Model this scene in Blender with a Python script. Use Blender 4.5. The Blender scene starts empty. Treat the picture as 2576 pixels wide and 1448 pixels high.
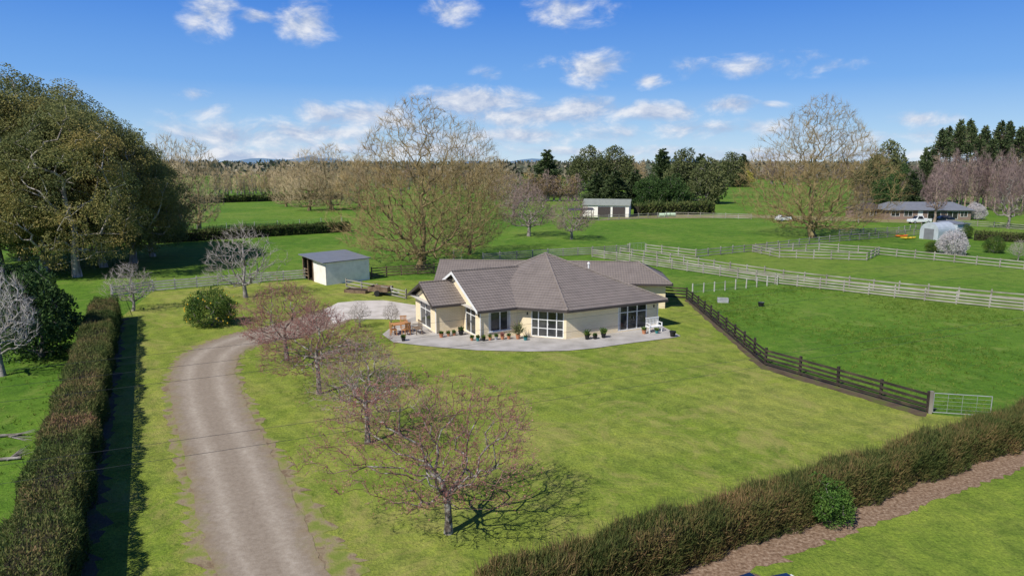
import bpy, math, random
import numpy as np
from math import sin, cos, radians, pi
from mathutils import Vector, Quaternion
SC=bpy.context.scene; COL=SC.collection
F=1709.0; PT=radians(10.25); HC=13.0
def G(px,py,z=0.0):
    v=(724-py)/F; u=(px-1288)/F
    dy=cos(PT)+v*sin(PT); dz=-sin(PT)+v*cos(PT); t=(z-HC)/dz
    return Vector((u*t,dy*t,z))
def Zat(py,D):
    v=(724-py)/F; dy=cos(PT)+v*sin(PT); dz=-sin(PT)+v*cos(PT)
    return HC+dz*D/dy
def mpp(D): return D/F*1.01
# ------------------------------------------------------------ materials
def nn(nt,t,**k):
    n=nt.nodes.new(t)
    for a,b in k.items(): setattr(n,a,b)
    return n
def ramp(nt,cols,lo,hi,pos=None):
    r=nn(nt,'ShaderNodeValToRGB'); e=r.color_ramp.elements; n=len(cols)
    while len(e)<n: e.new(.5)
    for i,c in enumerate(cols):
        e[i].position=pos[i] if pos else lo+(hi-lo)*i/max(1,n-1); e[i].color=(*c,1)
    return r
def math_(nt,op,a,b=None,clamp=False):
    m=nn(nt,'ShaderNodeMath',operation=op,use_clamp=clamp)
    for i,x in enumerate((a,b)):
        if x is None: continue
        if isinstance(x,(int,float)): m.inputs[i].default_value=x
        else: nt.links.new(x,m.inputs[i])
    return m.outputs[0]
def noise(nt,vec,scale,detail=4,rough=.55,dist=0):
    n=nn(nt,'ShaderNodeTexNoise'); n.inputs['Scale'].default_value=scale; n.inputs['Detail'].default_value=detail
    n.inputs['Roughness'].default_value=rough; n.inputs['Distortion'].default_value=dist
    nt.links.new(vec,n.inputs['Vector']); return n.outputs['Fac']
def base(name):
    m=bpy.data.materials.new(name); m.use_nodes=True; nt=m.node_tree
    b=nt.nodes['Principled BSDF']; g=nn(nt,'ShaderNodeNewGeometry'); return m,nt,b,g
def mat(name,cols,scale=3,detail=5,rough=.85,bump=0,bscale=30,island=0,trans=0,metal=0,spec=.3,lo=.32,hi=.68,stretch=None,zb=None):
    m,nt,b,g=base(name); vec=g.outputs['Position']
    if stretch:
        vm=nn(nt,'ShaderNodeVectorMath',operation='MULTIPLY'); nt.links.new(vec,vm.inputs[0]); vm.inputs[1].default_value=stretch; vec=vm.outputs[0]
    fac=noise(nt,vec,scale,detail)
    if island:
        fac=math_(nt,'ADD',fac,math_(nt,'MULTIPLY',math_(nt,'SUBTRACT',g.outputs['Random Per Island'],.5),island*.4))
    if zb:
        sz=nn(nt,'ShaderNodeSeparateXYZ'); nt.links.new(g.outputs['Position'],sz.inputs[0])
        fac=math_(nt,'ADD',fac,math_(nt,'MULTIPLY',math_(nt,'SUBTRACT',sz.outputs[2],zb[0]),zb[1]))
    r=ramp(nt,cols,lo,hi); nt.links.new(fac,r.inputs[0]); nt.links.new(r.outputs[0],b.inputs['Base Color'])
    b.inputs['Roughness'].default_value=rough; b.inputs['Metallic'].default_value=metal
    b.inputs['Specular IOR Level'].default_value=spec
    if bump:
        bn=nn(nt,'ShaderNodeBump'); bn.inputs['Strength'].default_value=bump; bn.inputs['Distance'].default_value=.05
        nt.links.new(noise(nt,vec,bscale,4),bn.inputs['Height']); nt.links.new(bn.outputs[0],b.inputs['Normal'])
    if trans:
        tr=nn(nt,'ShaderNodeBsdfTranslucent'); nt.links.new(r.outputs[0],tr.inputs[0]); mx=nn(nt,'ShaderNodeMixShader'); mx.inputs[0].default_value=trans
        nt.links.new(b.outputs[0],mx.inputs[1]); nt.links.new(tr.outputs[0],mx.inputs[2]); nt.links.new(mx.outputs[0],nt.nodes['Material Output'].inputs[0])
    return m
def mult(nt,a,b,f=1.0):
    m=nn(nt,'ShaderNodeMixRGB',blend_type='MULTIPLY'); m.inputs[0].default_value=f; nt.links.new(a,m.inputs[1]); nt.links.new(b,m.inputs[2]); return m.outputs[0]
def grass_mat(name,fine,coarse,mixs=.5,stripe=0,cs=.06,fs=1.2,patch=None,con=1.0,weeds=None):
    m,nt,b,g=base(name); P=g.outputs['Position']
    a=ramp(nt,fine,.3,.7); nt.links.new(noise(nt,P,fs,6,.7),a.inputs[0])
    c=ramp(nt,coarse,.38,.62); nt.links.new(noise(nt,P,cs,6,.66,.6),c.inputs[0])
    mx=nn(nt,'ShaderNodeMixRGB'); mx.inputs[0].default_value=mixs
    nt.links.new(a.outputs[0],mx.inputs[1]); nt.links.new(c.outputs[0],mx.inputs[2]); out=mx.outputs[0]
    sp=ramp(nt,[(.50,.54,.58),(1,1,1),(1.45,1.4,1.2)],.3,.7); nt.links.new(noise(nt,P,8,5,.85),sp.inputs[0]); out=mult(nt,out,sp.outputs[0],.9*con)
    sq=ramp(nt,[(.62,.68,.70),(1,1,1),(1.28,1.22,1.1)],.36,.62); nt.links.new(noise(nt,P,.7,7,.78,.8),sq.inputs[0]); out=mult(nt,out,sq.outputs[0],.75*con)
    if patch:
        pr=ramp(nt,[(0,0,0),(1,1,1)],.50,.62); nt.links.new(noise(nt,P,.26,8,.8,.6),pr.inputs[0])
        m4=nn(nt,'ShaderNodeMixRGB'); nt.links.new(math_(nt,'MULTIPLY',pr.outputs[0],.75),m4.inputs[0]); nt.links.new(out,m4.inputs[1]); m4.inputs[2].default_value=(*patch,1); out=m4.outputs[0]
    if weeds:
        pr=ramp(nt,[(0,0,0),(1,1,1)],.52,.62); nt.links.new(noise(nt,P,.35,9,.84,.3),pr.inputs[0])
        m4=nn(nt,'ShaderNodeMixRGB'); nt.links.new(math_(nt,'MULTIPLY',pr.outputs[0],.8),m4.inputs[0]); nt.links.new(out,m4.inputs[1]); m4.inputs[2].default_value=(*weeds,1); out=m4.outputs[0]
    if stripe:
        dt=nn(nt,'ShaderNodeVectorMath',operation='DOT_PRODUCT'); nt.links.new(P,dt.inputs[0]); dt.inputs[1].default_value=(.79,.61,0)
        w=math_(nt,'SINE',math_(nt,'ADD',math_(nt,'MULTIPLY',dt.outputs['Value'],5.0),math_(nt,'MULTIPLY',noise(nt,P,.07,2),9)))
        w=math_(nt,'ADD',math_(nt,'MULTIPLY',w,stripe),1.0)
        cb=nn(nt,'ShaderNodeCombineColor'); [nt.links.new(w,cb.inputs[i]) for i in range(3)]; out=mult(nt,out,cb.outputs[0])
    nt.links.new(out,b.inputs['Base Color']); b.inputs['Roughness'].default_value=.95; b.inputs['Specular IOR Level'].default_value=.1
    bn=nn(nt,'ShaderNodeBump'); bn.inputs['Strength'].default_value=.8; bn.inputs['Distance'].default_value=.1*con
    nt.links.new(noise(nt,P,4.5,5,.75),bn.inputs['Height']); nt.links.new(bn.outputs[0],b.inputs['Normal'])
    return m
def gravel_mat():
    m,nt,b,g=base('gravel'); P=g.outputs['Position']; uv=nn(nt,'ShaderNodeUVMap'); sx=nn(nt,'ShaderNodeSeparateXYZ'); nt.links.new(uv.outputs[0],sx.inputs[0]); u=sx.outputs[0]
    r=ramp(nt,[(.215,.18,.14),(.31,.265,.21),(.39,.345,.285)],.25,.75); nt.links.new(noise(nt,P,5,8,.8),r.inputs[0]); out=r.outputs[0]
    c=math_(nt,'ABSOLUTE',math_(nt,'SUBTRACT',u,.5)); tr=math_(nt,'ABSOLUTE',math_(nt,'SUBTRACT',c,.22))
    k=math_(nt,'SUBTRACT',1.0,math_(nt,'MULTIPLY',tr,7.0),clamp=True); k=math_(nt,'MULTIPLY',k,math_(nt,'ADD',noise(nt,P,.5,4),.1)); rr=ramp(nt,[(.90,.87,.84),(1.22,1.22,1.22)],0,.7); nt.links.new(k,rr.inputs[0]); out=mult(nt,out,rr.outputs[0])
    e=math_(nt,'ADD',math_(nt,'MULTIPLY',math_(nt,'SUBTRACT',c,.35),5.0),math_(nt,'MULTIPLY',math_(nt,'SUBTRACT',noise(nt,P,1.1,8,.75),.5),3.0),clamp=True)
    mx=nn(nt,'ShaderNodeMixRGB'); nt.links.new(math_(nt,'MULTIPLY',e,.8),mx.inputs[0]); nt.links.new(out,mx.inputs[1]); mg=ramp(nt,[(.20,.14,.08),(.26,.205,.115),(.19,.21,.05)],.35,.65); nt.links.new(noise(nt,P,.9,7,.7),mg.inputs[0]); nt.links.new(mg.outputs[0],mx.inputs[2])
    nt.links.new(mx.outputs[0],b.inputs['Base Color']); b.inputs['Roughness'].default_value=.95; b.inputs['Specular IOR Level'].default_value=.1
    bn=nn(nt,'ShaderNodeBump'); bn.inputs['Strength'].default_value=.4; bn.inputs['Distance'].default_value=.03; nt.links.new(noise(nt,P,22,4,.7),bn.inputs['Height']); nt.links.new(bn.outputs[0],b.inputs['Normal']); return m
def brick_mat(name,c1,c2,mortar):
    m,nt,b,g=base(name); P=g.outputs['Position']
    cr=nn(nt,'ShaderNodeVectorMath',operation='CROSS_PRODUCT'); nt.links.new(g.outputs['True Normal'],cr.inputs[0]); cr.inputs[1].default_value=(0,0,1)
    dt=nn(nt,'ShaderNodeVectorMath',operation='DOT_PRODUCT'); nt.links.new(P,dt.inputs[0]); nt.links.new(cr.outputs[0],dt.inputs[1])
    sx=nn(nt,'ShaderNodeSeparateXYZ'); nt.links.new(P,sx.inputs[0]); cb=nn(nt,'ShaderNodeCombineXYZ'); nt.links.new(dt.outputs['Value'],cb.inputs[0]); nt.links.new(sx.outputs[2],cb.inputs[1])
    bt=nn(nt,'ShaderNodeTexBrick'); nt.links.new(cb.outputs[0],bt.inputs['Vector']); bt.inputs['Color1'].default_value=(*c1,1); bt.inputs['Color2'].default_value=(*c2,1); bt.inputs['Mortar'].default_value=(*mortar,1)
    bt.inputs['Scale'].default_value=1; bt.inputs['Brick Width'].default_value=.29; bt.inputs['Row Height'].default_value=.1; bt.inputs['Mortar Size'].default_value=.009
    nt.links.new(bt.outputs['Color'],b.inputs['Base Color']); b.inputs['Roughness'].default_value=.85
    bn=nn(nt,'ShaderNodeBump'); bn.inputs['Strength'].default_value=.3; bn.inputs['Distance'].default_value=.008; bn.invert=True
    nt.links.new(bt.outputs['Fac'],bn.inputs['Height']); nt.links.new(bn.outputs[0],b.inputs['Normal']); return m
def ribbed(name,col,freq,rough=.45,metal=0,dep=.02,cross=True,spec=.4):
    m,nt,b,g=base(name); P=g.outputs['Position']
    cr=nn(nt,'ShaderNodeVectorMath',operation='CROSS_PRODUCT'); nt.links.new(g.outputs['True Normal'],cr.inputs[0]); cr.inputs[1].default_value=(0,0,1)
    nm=nn(nt,'ShaderNodeVectorMath',operation='NORMALIZE'); nt.links.new(cr.outputs[0],nm.inputs[0])
    dt=nn(nt,'ShaderNodeVectorMath',operation='DOT_PRODUCT'); nt.links.new(P,dt.inputs[0]); nt.links.new(nm.outputs[0],dt.inputs[1])
    w=math_(nt,'SINE',math_(nt,'MULTIPLY',dt.outputs['Value'],freq))
    r=ramp(nt,[tuple(x*.86 for x in col),col,tuple(min(1,x*1.1) for x in col)],.3,.7); nt.links.new(noise(nt,P,1.3,6,.6),r.inputs[0])
    nt.links.new(r.outputs[0],b.inputs['Base Color']); b.inputs['Roughness'].default_value=rough; b.inputs['Metallic'].default_value=metal; b.inputs['Specular IOR Level'].default_value=spec
    bn=nn(nt,'ShaderNodeBump'); bn.inputs['Strength'].default_value=.8; bn.inputs['Distance'].default_value=dep
    nt.links.new(w,bn.inputs['Height']); nt.links.new(bn.outputs[0],b.inputs['Normal']); return m
Mt={}
Mt['paddock']=grass_mat('paddock_grass',[(.070,.150,.016),(.100,.195,.022),(.140,.240,.034)],[(.060,.145,.014),(.105,.20,.022),(.175,.235,.042)],.6,cs=.035,con=1.05,weeds=(.18,.235,.05))
Mt['lawn']=grass_mat('lawn_grass',[(.145,.20,.026),(.195,.25,.04),(.275,.31,.068)],[(.120,.20,.022),(.195,.25,.04),(.285,.295,.072)],.5,stripe=.06,cs=.09,patch=(.32,.295,.09),con=1.15)
Mt['verge']=grass_mat('verge_grass',[(.125,.20,.026),(.17,.24,.035),(.225,.275,.05)],[(.13,.21,.026),(.175,.245,.035),(.225,.27,.05)],.4,cs=.12,con=1.15)
Mt['gravel']=gravel_mat()
Mt['margin']=mat('dirt_and_moss',[(.19,.135,.08),(.27,.215,.13),(.23,.235,.065),(.17,.215,.035)],scale=1.3,detail=9,bump=.5,bscale=14,lo=.36,hi=.64)
Mt['concrete']=mat('concrete',[(.46,.42,.36),(.57,.52,.46),(.65,.60,.54)],scale=.8,detail=9,bump=.1,bscale=30)
Mt['patio']=mat('patio_concrete',[(.32,.30,.27),(.41,.385,.355),(.48,.455,.425)],scale=.7,detail=9,bump=.1,bscale=30)
Mt['mulch']=mat('bark_mulch',[(.12,.075,.045),(.21,.135,.085),(.29,.20,.135),(.40,.305,.22)],scale=9,detail=9,bump=.6,bscale=30,lo=.3,hi=.7)
Mt['dirt']=mat('bare_dirt',[(.07,.05,.03),(.11,.08,.05),(.10,.12,.025)],scale=1.2,detail=8,bump=.6,bscale=9)
Mt['brick']=brick_mat('cream_brick',(.86,.71,.45),(.91,.77,.52),(.70,.59,.42))
Mt['redbrick']=brick_mat('brown_brick',(.20,.13,.10),(.26,.17,.13),(.3,.26,.22))
Mt['roof']=ribbed('brown_metal_tile',(.215,.183,.163),26,rough=.6,dep=.010,spec=.25)
Mt['roofd']=ribbed('dark_metal_tile',(.09,.075,.07),20,rough=.5)
Mt['darkroof']=ribbed('charcoal_iron',(.19,.20,.22),40,rough=.45,dep=.010)
Mt['greenroof']=ribbed('green_iron',(.27,.29,.25),20,rough=.5,dep=.02)
Mt['whiteiron']=ribbed('white_iron',(.90,.86,.78),45,rough=.6,dep=.005,spec=.2)
Mt['silver']=ribbed('silver_iron',(.50,.55,.60),30,rough=.4,metal=.1)
Mt['fascia']=mat('brown_fascia',[(.06,.05,.048),(.075,.062,.058)],rough=.5)
Mt['soffit']=mat('soffit',[(.5,.48,.44),(.56,.54,.5)])
Mt['white']=mat('white_paint',[(.76,.76,.74),(.84,.84,.82)],rough=.5)
Mt['glass']=mat('window_glass',[(.012,.014,.016),(.03,.033,.035),(.08,.08,.075)],scale=.9,detail=2,rough=.06,spec=.6)
Mt['curtain']=mat('pale_curtain',[(.5,.48,.44),(.6,.58,.54)],rough=.9)
Mt['wood']=mat('weathered_rail',[(.34,.32,.28),(.48,.46,.41),(.60,.58,.53)],scale=2,detail=6,bump=.3,bscale=30)
Mt['woodfar']=mat('pale_rail',[(.22,.20,.165),(.32,.30,.255),(.43,.41,.36)],scale=.6,detail=6)
Mt['darkwood']=mat('dark_rail',[(.028,.022,.018),(.05,.04,.032),(.12,.09,.05)],scale=1.2,detail=8,bump=.3,bscale=30,lo=.35,hi=.75)
Mt['brownwood']=mat('brown_board',[(.11,.075,.045),(.19,.13,.085),(.25,.18,.12)],scale=3,bump=.2)
Mt['insideshade']=mat('painted_interior_shade',[(.03,.025,.02),(.05,.04,.03)],scale=3)  # interior shade of the open shelter, painted as dark brown
Mt['teak']=mat('orange_teak',[(.45,.20,.07),(.56,.28,.11)],scale=4,rough=.6)
Mt['galv']=mat('galvanised_steel',[(.36,.38,.40),(.46,.49,.51)],rough=.5,metal=.3)
Mt['terra']=mat('terracotta',[(.42,.17,.08),(.52,.23,.12)],scale=4)
Mt['teal']=mat('teal_glaze',[(.03,.19,.20),(.05,.25,.24)],rough=.3)
Mt['black']=mat('black_plastic',[(.012,.012,.012),(.022,.022,.022)],rough=.5)
Mt['grey']=mat('grey_plastic',[(.3,.31,.32),(.42,.43,.44)],rough=.6)
Mt['soil']=mat('potting_soil',[(.03,.02,.015),(.05,.035,.025)])
Mt['orange']=mat('orange_plastic',[(.8,.16,.02),(.9,.22,.03)],rough=.4)
Mt['yellow']=mat('yellow_plastic',[(.8,.55,.04),(.9,.62,.05)],rough=.4)
Mt['lime']=mat('lime_wrap',[(.45,.62,.42),(.6,.75,.56)],rough=.5)
Mt['wire']=mat('wire',[(.03,.03,.035),(.05,.05,.05)],rough=.5)
Mt['carwhite']=mat('white_car_paint',[(.7,.72,.74),(.75,.77,.79)],rough=.2,spec=.6)
Mt['carblue']=mat('dark_blue_car_paint',[(.008,.016,.045),(.01,.02,.055)],rough=.12,spec=.7)
Mt['tyre']=mat('tyre_rubber',[(.015,.015,.015),(.025,.025,.025)])
Mt['lamp']=mat('lamp_lens',[(.6,.6,.6),(.75,.75,.75)],rough=.2)
# bark and foliage
Mt['bark_cherry']=mat('cherry_bark',[(.07,.055,.045),(.17,.14,.12),(.44,.42,.37)],scale=5,detail=8,bump=.7,bscale=20,lo=.35,hi=.63)
Mt['twig_cherry']=mat('cherry_twig',[(.15,.07,.058),(.24,.125,.105),(.35,.235,.20)],scale=1,island=.6)
Mt['twig_lichen']=mat('lichened_cherry_twig',[(.17,.11,.095),(.27,.20,.175),(.42,.37,.335)],scale=1,island=.6)
Mt['bud']=mat('pink_bud',[(.27,.095,.08),(.39,.16,.13),(.48,.26,.21)],scale=2,island=.9,trans=.2)
Mt['bark_gold']=mat('lichened_bark',[(.12,.09,.05),(.22,.17,.08),(.34,.27,.125)],scale=1.2,detail=7,bump=.3,bscale=8)
Mt['twig_gold']=mat('golden_twig',[(.16,.11,.05),(.26,.19,.08),(.38,.29,.13)],scale=.25,island=.9)
Mt['twig_pale']=mat('pale_twig',[(.31,.23,.12),(.41,.32,.18),(.51,.415,.255)],scale=.2,island=.8)
Mt['twig_grey']=mat('grey_twig',[(.24,.20,.17),(.36,.32,.28),(.48,.44,.40)],scale=.5,island=.8)
Mt['twig_white']=mat('pale_grey_twig',[(.36,.33,.30),(.50,.46,.43),(.62,.58,.54)],scale=.5,island=.8)
Mt['twig_purple']=mat('brown_twig',[(.17,.12,.10),(.25,.185,.155),(.33,.25,.21)],scale=.3,island=.8)
Mt['twig_mauve']=mat('mauve_twig',[(.14,.095,.09),(.21,.15,.14),(.29,.22,.205)],scale=.3,island=.8)
Mt['bark_grey']=mat('grey_bark',[(.14,.12,.10),(.25,.225,.20),(.38,.35,.32)],scale=2,detail=6,bump=.4,bscale=10)
Mt['bark_brown']=mat('brown_bark',[(.20,.145,.11),(.32,.245,.19),(.44,.355,.285)],scale=2,detail=6)
Mt['bark_euc']=mat('gum_bark',[(.13,.105,.08),(.32,.28,.24),(.58,.53,.48)],scale=1.5,detail=7,stretch=(2,2,.4),bump=.4,bscale=6)
Mt['leaf_euc']=mat('gum_leaf',[(.12,.145,.055),(.195,.215,.078),(.285,.26,.085),(.40,.30,.10)],scale=.12,detail=4,island=.3,trans=.32,lo=.34,hi=.68)
Mt['leaf_dark']=mat('dark_leaf',[(.025,.06,.014),(.05,.10,.025),(.09,.155,.04)],scale=.3,island=.8,trans=.18)
Mt['leaf_pine']=mat('pine_needle',[(.04,.065,.026),(.075,.11,.040),(.12,.155,.06)],scale=.15,island=.8,trans=.18)
Mt['leaf_olive']=mat('olive_leaf',[(.07,.09,.035),(.12,.14,.052),(.175,.19,.075)],scale=.12,island=.8,trans=.2)
Mt['leaf_citrus']=mat('citrus_leaf',[(.035,.085,.014),(.075,.15,.025),(.19,.24,.04)],scale=1,island=.8,trans=.2)
Mt['leaf_green']=mat('green_shrub_leaf',[(.045,.11,.016),(.08,.165,.026),(.13,.22,.04)],scale=1,island=.8,trans=.2)
Mt['leaf_yellow']=mat('yellow_willow_leaf',[(.38,.35,.06),(.5,.46,.10)],scale=.3,island=.8,trans=.2)
Mt['blossom']=mat('white_blossom',[(.5,.46,.46),(.7,.66,.66)],scale=1,island=.8,trans=.2)
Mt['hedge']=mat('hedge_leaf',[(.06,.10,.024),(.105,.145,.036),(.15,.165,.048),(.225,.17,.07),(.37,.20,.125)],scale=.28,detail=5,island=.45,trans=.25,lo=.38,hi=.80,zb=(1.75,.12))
Mt['hedge_r']=mat('rusty_hedge_leaf',[(.075,.105,.026),(.135,.15,.042),(.215,.175,.062),(.33,.21,.10)],scale=.7,detail=6,island=.8,trans=.28,lo=.35,hi=.74)
Mt['hedge_g']=mat('green_hedge_leaf',[(.045,.075,.018),(.085,.115,.03),(.15,.165,.05)],scale=.5,island=.8,trans=.15)
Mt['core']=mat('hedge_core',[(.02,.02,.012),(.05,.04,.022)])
Mt['fruit']=mat('citrus_fruit',[(.72,.40,.03),(.8,.52,.04)],rough=.5)
Mt['hill']=mat('hazed_far_hill',[(.16,.26,.44),(.20,.31,.50)],scale=.001)  # distance haze is painted into the blue of the hills
Mt['farwood']=mat('far_wood',[(.08,.10,.07),(.16,.15,.105),(.29,.245,.175)],scale=.006,island=.7)
Mt['tuft']=mat('grass_tuft',[(.10,.19,.02),(.16,.255,.03),(.26,.31,.06)],scale=.3,island=.9,trans=.4)
# ------------------------------------------------------------ builders
ORG={}
def setp(o,label,cat,group=None,kind=None):
    if label: o['label']=label
    if cat: o['category']=cat
    if group: o['group']=group
    if kind: o['kind']=kind
    return o
def thing(name,label,cat,loc=(0,0,0),group=None,rot=0,local=False,scale=None):
    o=bpy.data.objects.new(name,None); COL.objects.link(o); o.location=loc; o.rotation_euler=(0,0,rot)
    o.empty_display_size=.2
    if scale: o.scale=scale
    setp(o,label,cat,group); ORG[o.name]=Vector((0,0,0)) if local else Vector(loc); return o
class MB:
    def __init__(s): s.v=[]; s.f=[]
    def add(s,vs,fs):
        k=len(s.v); s.v+= [tuple(x) for x in vs]; s.f+=[tuple(i+k for i in f) for f in fs]; return s
    def poly(s,pts): return s.add(pts,[tuple(range(len(pts)))])
    def box(s,o,a,b,c):
        o,a,b,c=Vector(o),Vector(a),Vector(b),Vector(c)
        if a.cross(b).dot(c)<0: a,b=b,a
        return s.add([o,o+a,o+a+b,o+b,o+c,o+a+c,o+a+b+c,o+b+c],[(0,3,2,1),(4,5,6,7),(0,1,5,4),(1,2,6,5),(2,3,7,6),(3,0,4,7)])
    def cbox(s,c,sx,sy,sz,ang=0):
        ax=Vector((cos(ang),sin(ang),0)); ay=Vector((-sin(ang),cos(ang),0)); c=Vector(c)
        return s.box(c-ax*sx/2-ay*sy/2,ax*sx,ay*sy,(0,0,sz))
    def tube(s,p,q,r0,r1=None,n=8):
        p,q=Vector(p),Vector(q); r1=r0 if r1 is None else r1; d=(q-p).normalized(); a=d.orthogonal().normalized(); b=d.cross(a)
        vs=[p+(a*cos(2*pi*i/n)+b*sin(2*pi*i/n))*r0 for i in range(n)]+[q+(a*cos(2*pi*i/n)+b*sin(2*pi*i/n))*r1 for i in range(n)]
        return s.add(vs,[(i,(i+1)%n,n+(i+1)%n,n+i) for i in range(n)]+[tuple(reversed(range(n))),tuple(range(n,2*n))])
    def prism(s,pts,z0,z1):
        n=len(pts); return s.add([(p[0],p[1],z0) for p in pts]+[(p[0],p[1],z1) for p in pts],[(i,(i+1)%n,n+(i+1)%n,n+i) for i in range(n)]+[tuple(reversed(range(n))),tuple(range(n,2*n))])
    def lathe(s,c,prof,n=14):
        c=Vector(c); vs=[c+Vector((r*cos(2*pi*i/n),r*sin(2*pi*i/n),z)) for r,z in prof for i in range(n)]; fs=[]
        for j in range(len(prof)-1):
            fs+=[(j*n+i,j*n+(i+1)%n,(j+1)*n+(i+1)%n,(j+1)*n+i) for i in range(n)]
        fs.append(tuple(reversed(range(n)))); fs.append(tuple(range((len(prof)-1)*n,len(prof)*n)))
        return s.add(vs,fs)
    def mesh(s,name,m,o=Vector((0,0,0)),smooth=False):
        me=bpy.data.meshes.new(name); me.from_pydata([(v[0]-o[0],v[1]-o[1],v[2]-o[2]) for v in s.v],[],s.f); me.materials.append(Mt[m])
        if smooth: me.polygons.foreach_set('use_smooth',[True]*len(me.polygons))
        me.update(); return me
    def build(s,name,m,parent=None,loc=None,smooth=False):
        if parent is not None:
            o=ORG[parent.name]; ob=bpy.data.objects.new(name,s.mesh(name,m,o,smooth)); COL.objects.link(ob); ob.parent=parent; ORG[ob.name]=o
        else:
            o=Vector(loc if loc is not None else (0,0,0)); ob=bpy.data.objects.new(name,s.mesh(name,m,o,smooth)); COL.objects.link(ob); ob.location=o; ORG[ob.name]=o
        return ob
def npmesh(name,V,Fa,m,smooth=False):
    me=bpy.data.meshes.new(name); me.vertices.add(len(V)); me.vertices.foreach_set('co',np.ascontiguousarray(V,dtype=np.float32).ravel())
    loops=np.concatenate([a.ravel() for a in Fa]).astype(np.int32); tot=np.concatenate([np.full(len(a),a.shape[1]) for a in Fa])
    st=np.concatenate([[0],np.cumsum(tot)[:-1]]).astype(np.int32)
    me.loops.add(len(loops)); me.loops.foreach_set('vertex_index',loops); me.polygons.add(len(tot)); me.polygons.foreach_set('loop_start',st)
    if smooth: me.polygons.foreach_set('use_smooth',[True]*len(tot))
    me.update(calc_edges=True); me.materials.append(Mt[m]); return me
def unit(a): return a/np.maximum(np.linalg.norm(a,axis=1,keepdims=True),1e-9)
def tubes(S,n=5,ext=.15):
    S=np.array(S,dtype=float); P,Q,ra,rb=S[:,:3],S[:,3:6],S[:,6],S[:,7]; D=unit(Q-P); Q=Q+D*(ra*ext*3)[:,None]
    ref=np.where(np.abs(D[:,2:3])>.9,np.array([[1.,0,0]]),np.array([[0,0,1.]])); A=unit(np.cross(D,ref)); B=np.cross(D,A)
    vs=[]
    for X,r in ((P,ra),(Q,rb)):
        for i in range(n):
            t=2*pi*i/n; vs.append(X+(A*cos(t)+B*sin(t))*r[:,None])
    V=np.stack(vs,1).reshape(-1,3); k=np.arange(len(S))[:,None]*2*n
    fs=np.concatenate([k+np.array([[i,(i+1)%n,n+(i+1)%n,n+i]]) for i in range(n)])
    return V,fs
def twigs(rs,S,m,L,r,spread,up,out=0):
    S=np.array(S,dtype=float); S=np.repeat(S,m,axis=0); n=len(S); t=rs.rand(n,1); P=S[:,:3]*(1-t)+S[:,3:6]*t; D=unit(S[:,3:6]-S[:,:3])
    D=unit(D+rs.randn(n,3)*spread+np.array([[0,0,up]])+(unit(P*np.array([[1,1,0]]))*out if out else 0)); l=L*rs.uniform(.5,1.3,(n,1)); Q=P+D*l
    A=unit(np.cross(D,rs.randn(n,3)))*r; B=np.cross(D,A)
    V=np.stack([P+A,P-A*.5+B*.87,P-A*.5-B*.87,Q],1).reshape(-1,3); k=np.arange(n)[:,None]*4
    return V,np.concatenate([k+np.array([[0,1,3]]),k+np.array([[1,2,3]]),k+np.array([[2,0,3]])]),P,Q
def cards(rs,C,D,L,W,j=.6,tip=.4):
    n=len(C); T=unit(unit(D)+rs.randn(n,3)*j); S=unit(np.cross(T,rs.randn(n,3))); l=L*rs.uniform(.6,1.4,(n,1)); w=W*rs.uniform(.6,1.4,(n,1))/2
    V=np.stack([C-S*w*.6,C+S*w*.6,C+T*l*.55+S*w,C+T*l,C+T*l*.55-S*w],1).reshape(-1,3); return V,np.arange(n*5).reshape(-1,5)
# a tree skeleton grown through points of a crown envelope, each joined to the nearest limb
def skeleton(rs,H,W,prof,N,trunk,k0,bf,rt,ex,shell=.5,lob=.15,off=(0,0),hole=0):
    pr=np.array(prof); t=rs.uniform(pr[0,0],pr[-1,0],N*8); f=np.interp(t,pr[:,0],pr[:,1]); keep=rs.rand(N*8)<(f/pr[:,1].max())**1.6; t=t[keep][:N]; f=f[keep][:N]; n=len(t)
    ph=rs.rand(5)*6.28; az=rs.rand(n)*6.28; lobe=1+lob*(np.sin(2*az+ph[0])+.8*np.sin(3*az+5*t+ph[1])+.6*np.sin(5*az-9*t+ph[2])); R_=W/2*f*lobe*rs.rand(n)**(.5-.3*shell)
    z=H*t*(1+lob*.55*np.sin(2*az+ph[3])*f); tt=np.clip(t,0,1)
    pts=np.stack([np.cos(az)*R_+off[0]*tt,np.sin(az)*R_+off[1]*tt,z],1)
    if hole:
        for _ in range(hole):
            a=rs.rand()*6.28; tz=rs.uniform(.25,.95); c=np.array([cos(a)*W*.42,sin(a)*W*.42,tz*H]); pts=pts[np.linalg.norm((pts-c)*np.array([1,1,1.2]),axis=1)>W*rs.uniform(.09,.17)]
    tr=np.array(trunk,dtype=float); nt_=len(tr); pts=pts[np.argsort(np.linalg.norm(pts-tr[k0],axis=1))]; n=len(pts)
    X=np.zeros((nt_+n,3)); X[:nt_]=tr; par=np.arange(-1,nt_+n-1); path=np.zeros(nt_+n)
    for i in range(1,nt_): path[i]=path[i-1]+np.linalg.norm(tr[i]-tr[i-1])
    for i in range(n):
        m=nt_+i; p=pts[i]; Y=X[k0:m]; d=np.sqrt(((Y-p)**2).sum(1)); c=d+bf*path[k0:m]+.5*np.maximum(0,Y[:,2]-p[2]); j=int(np.argmin(c))+k0
        X[m]=p; par[m]=j; path[m]=path[j]+d[j-k0]
    cnt=np.ones(nt_+n)
    for i in range(nt_+n-1,0,-1): cnt[par[i]]+=cnt[i]
    r=rt*cnt**ex; i=np.arange(1,nt_+n); pa=par[1:]; ra=np.where(i<nt_,r[pa],np.minimum(r[pa],r[i]*1.25)); 
    S=np.concatenate([X[pa],X[i],ra[:,None],r[i][:,None]],1); S[0,6]*=1.45; return S,cnt[1:]
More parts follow.
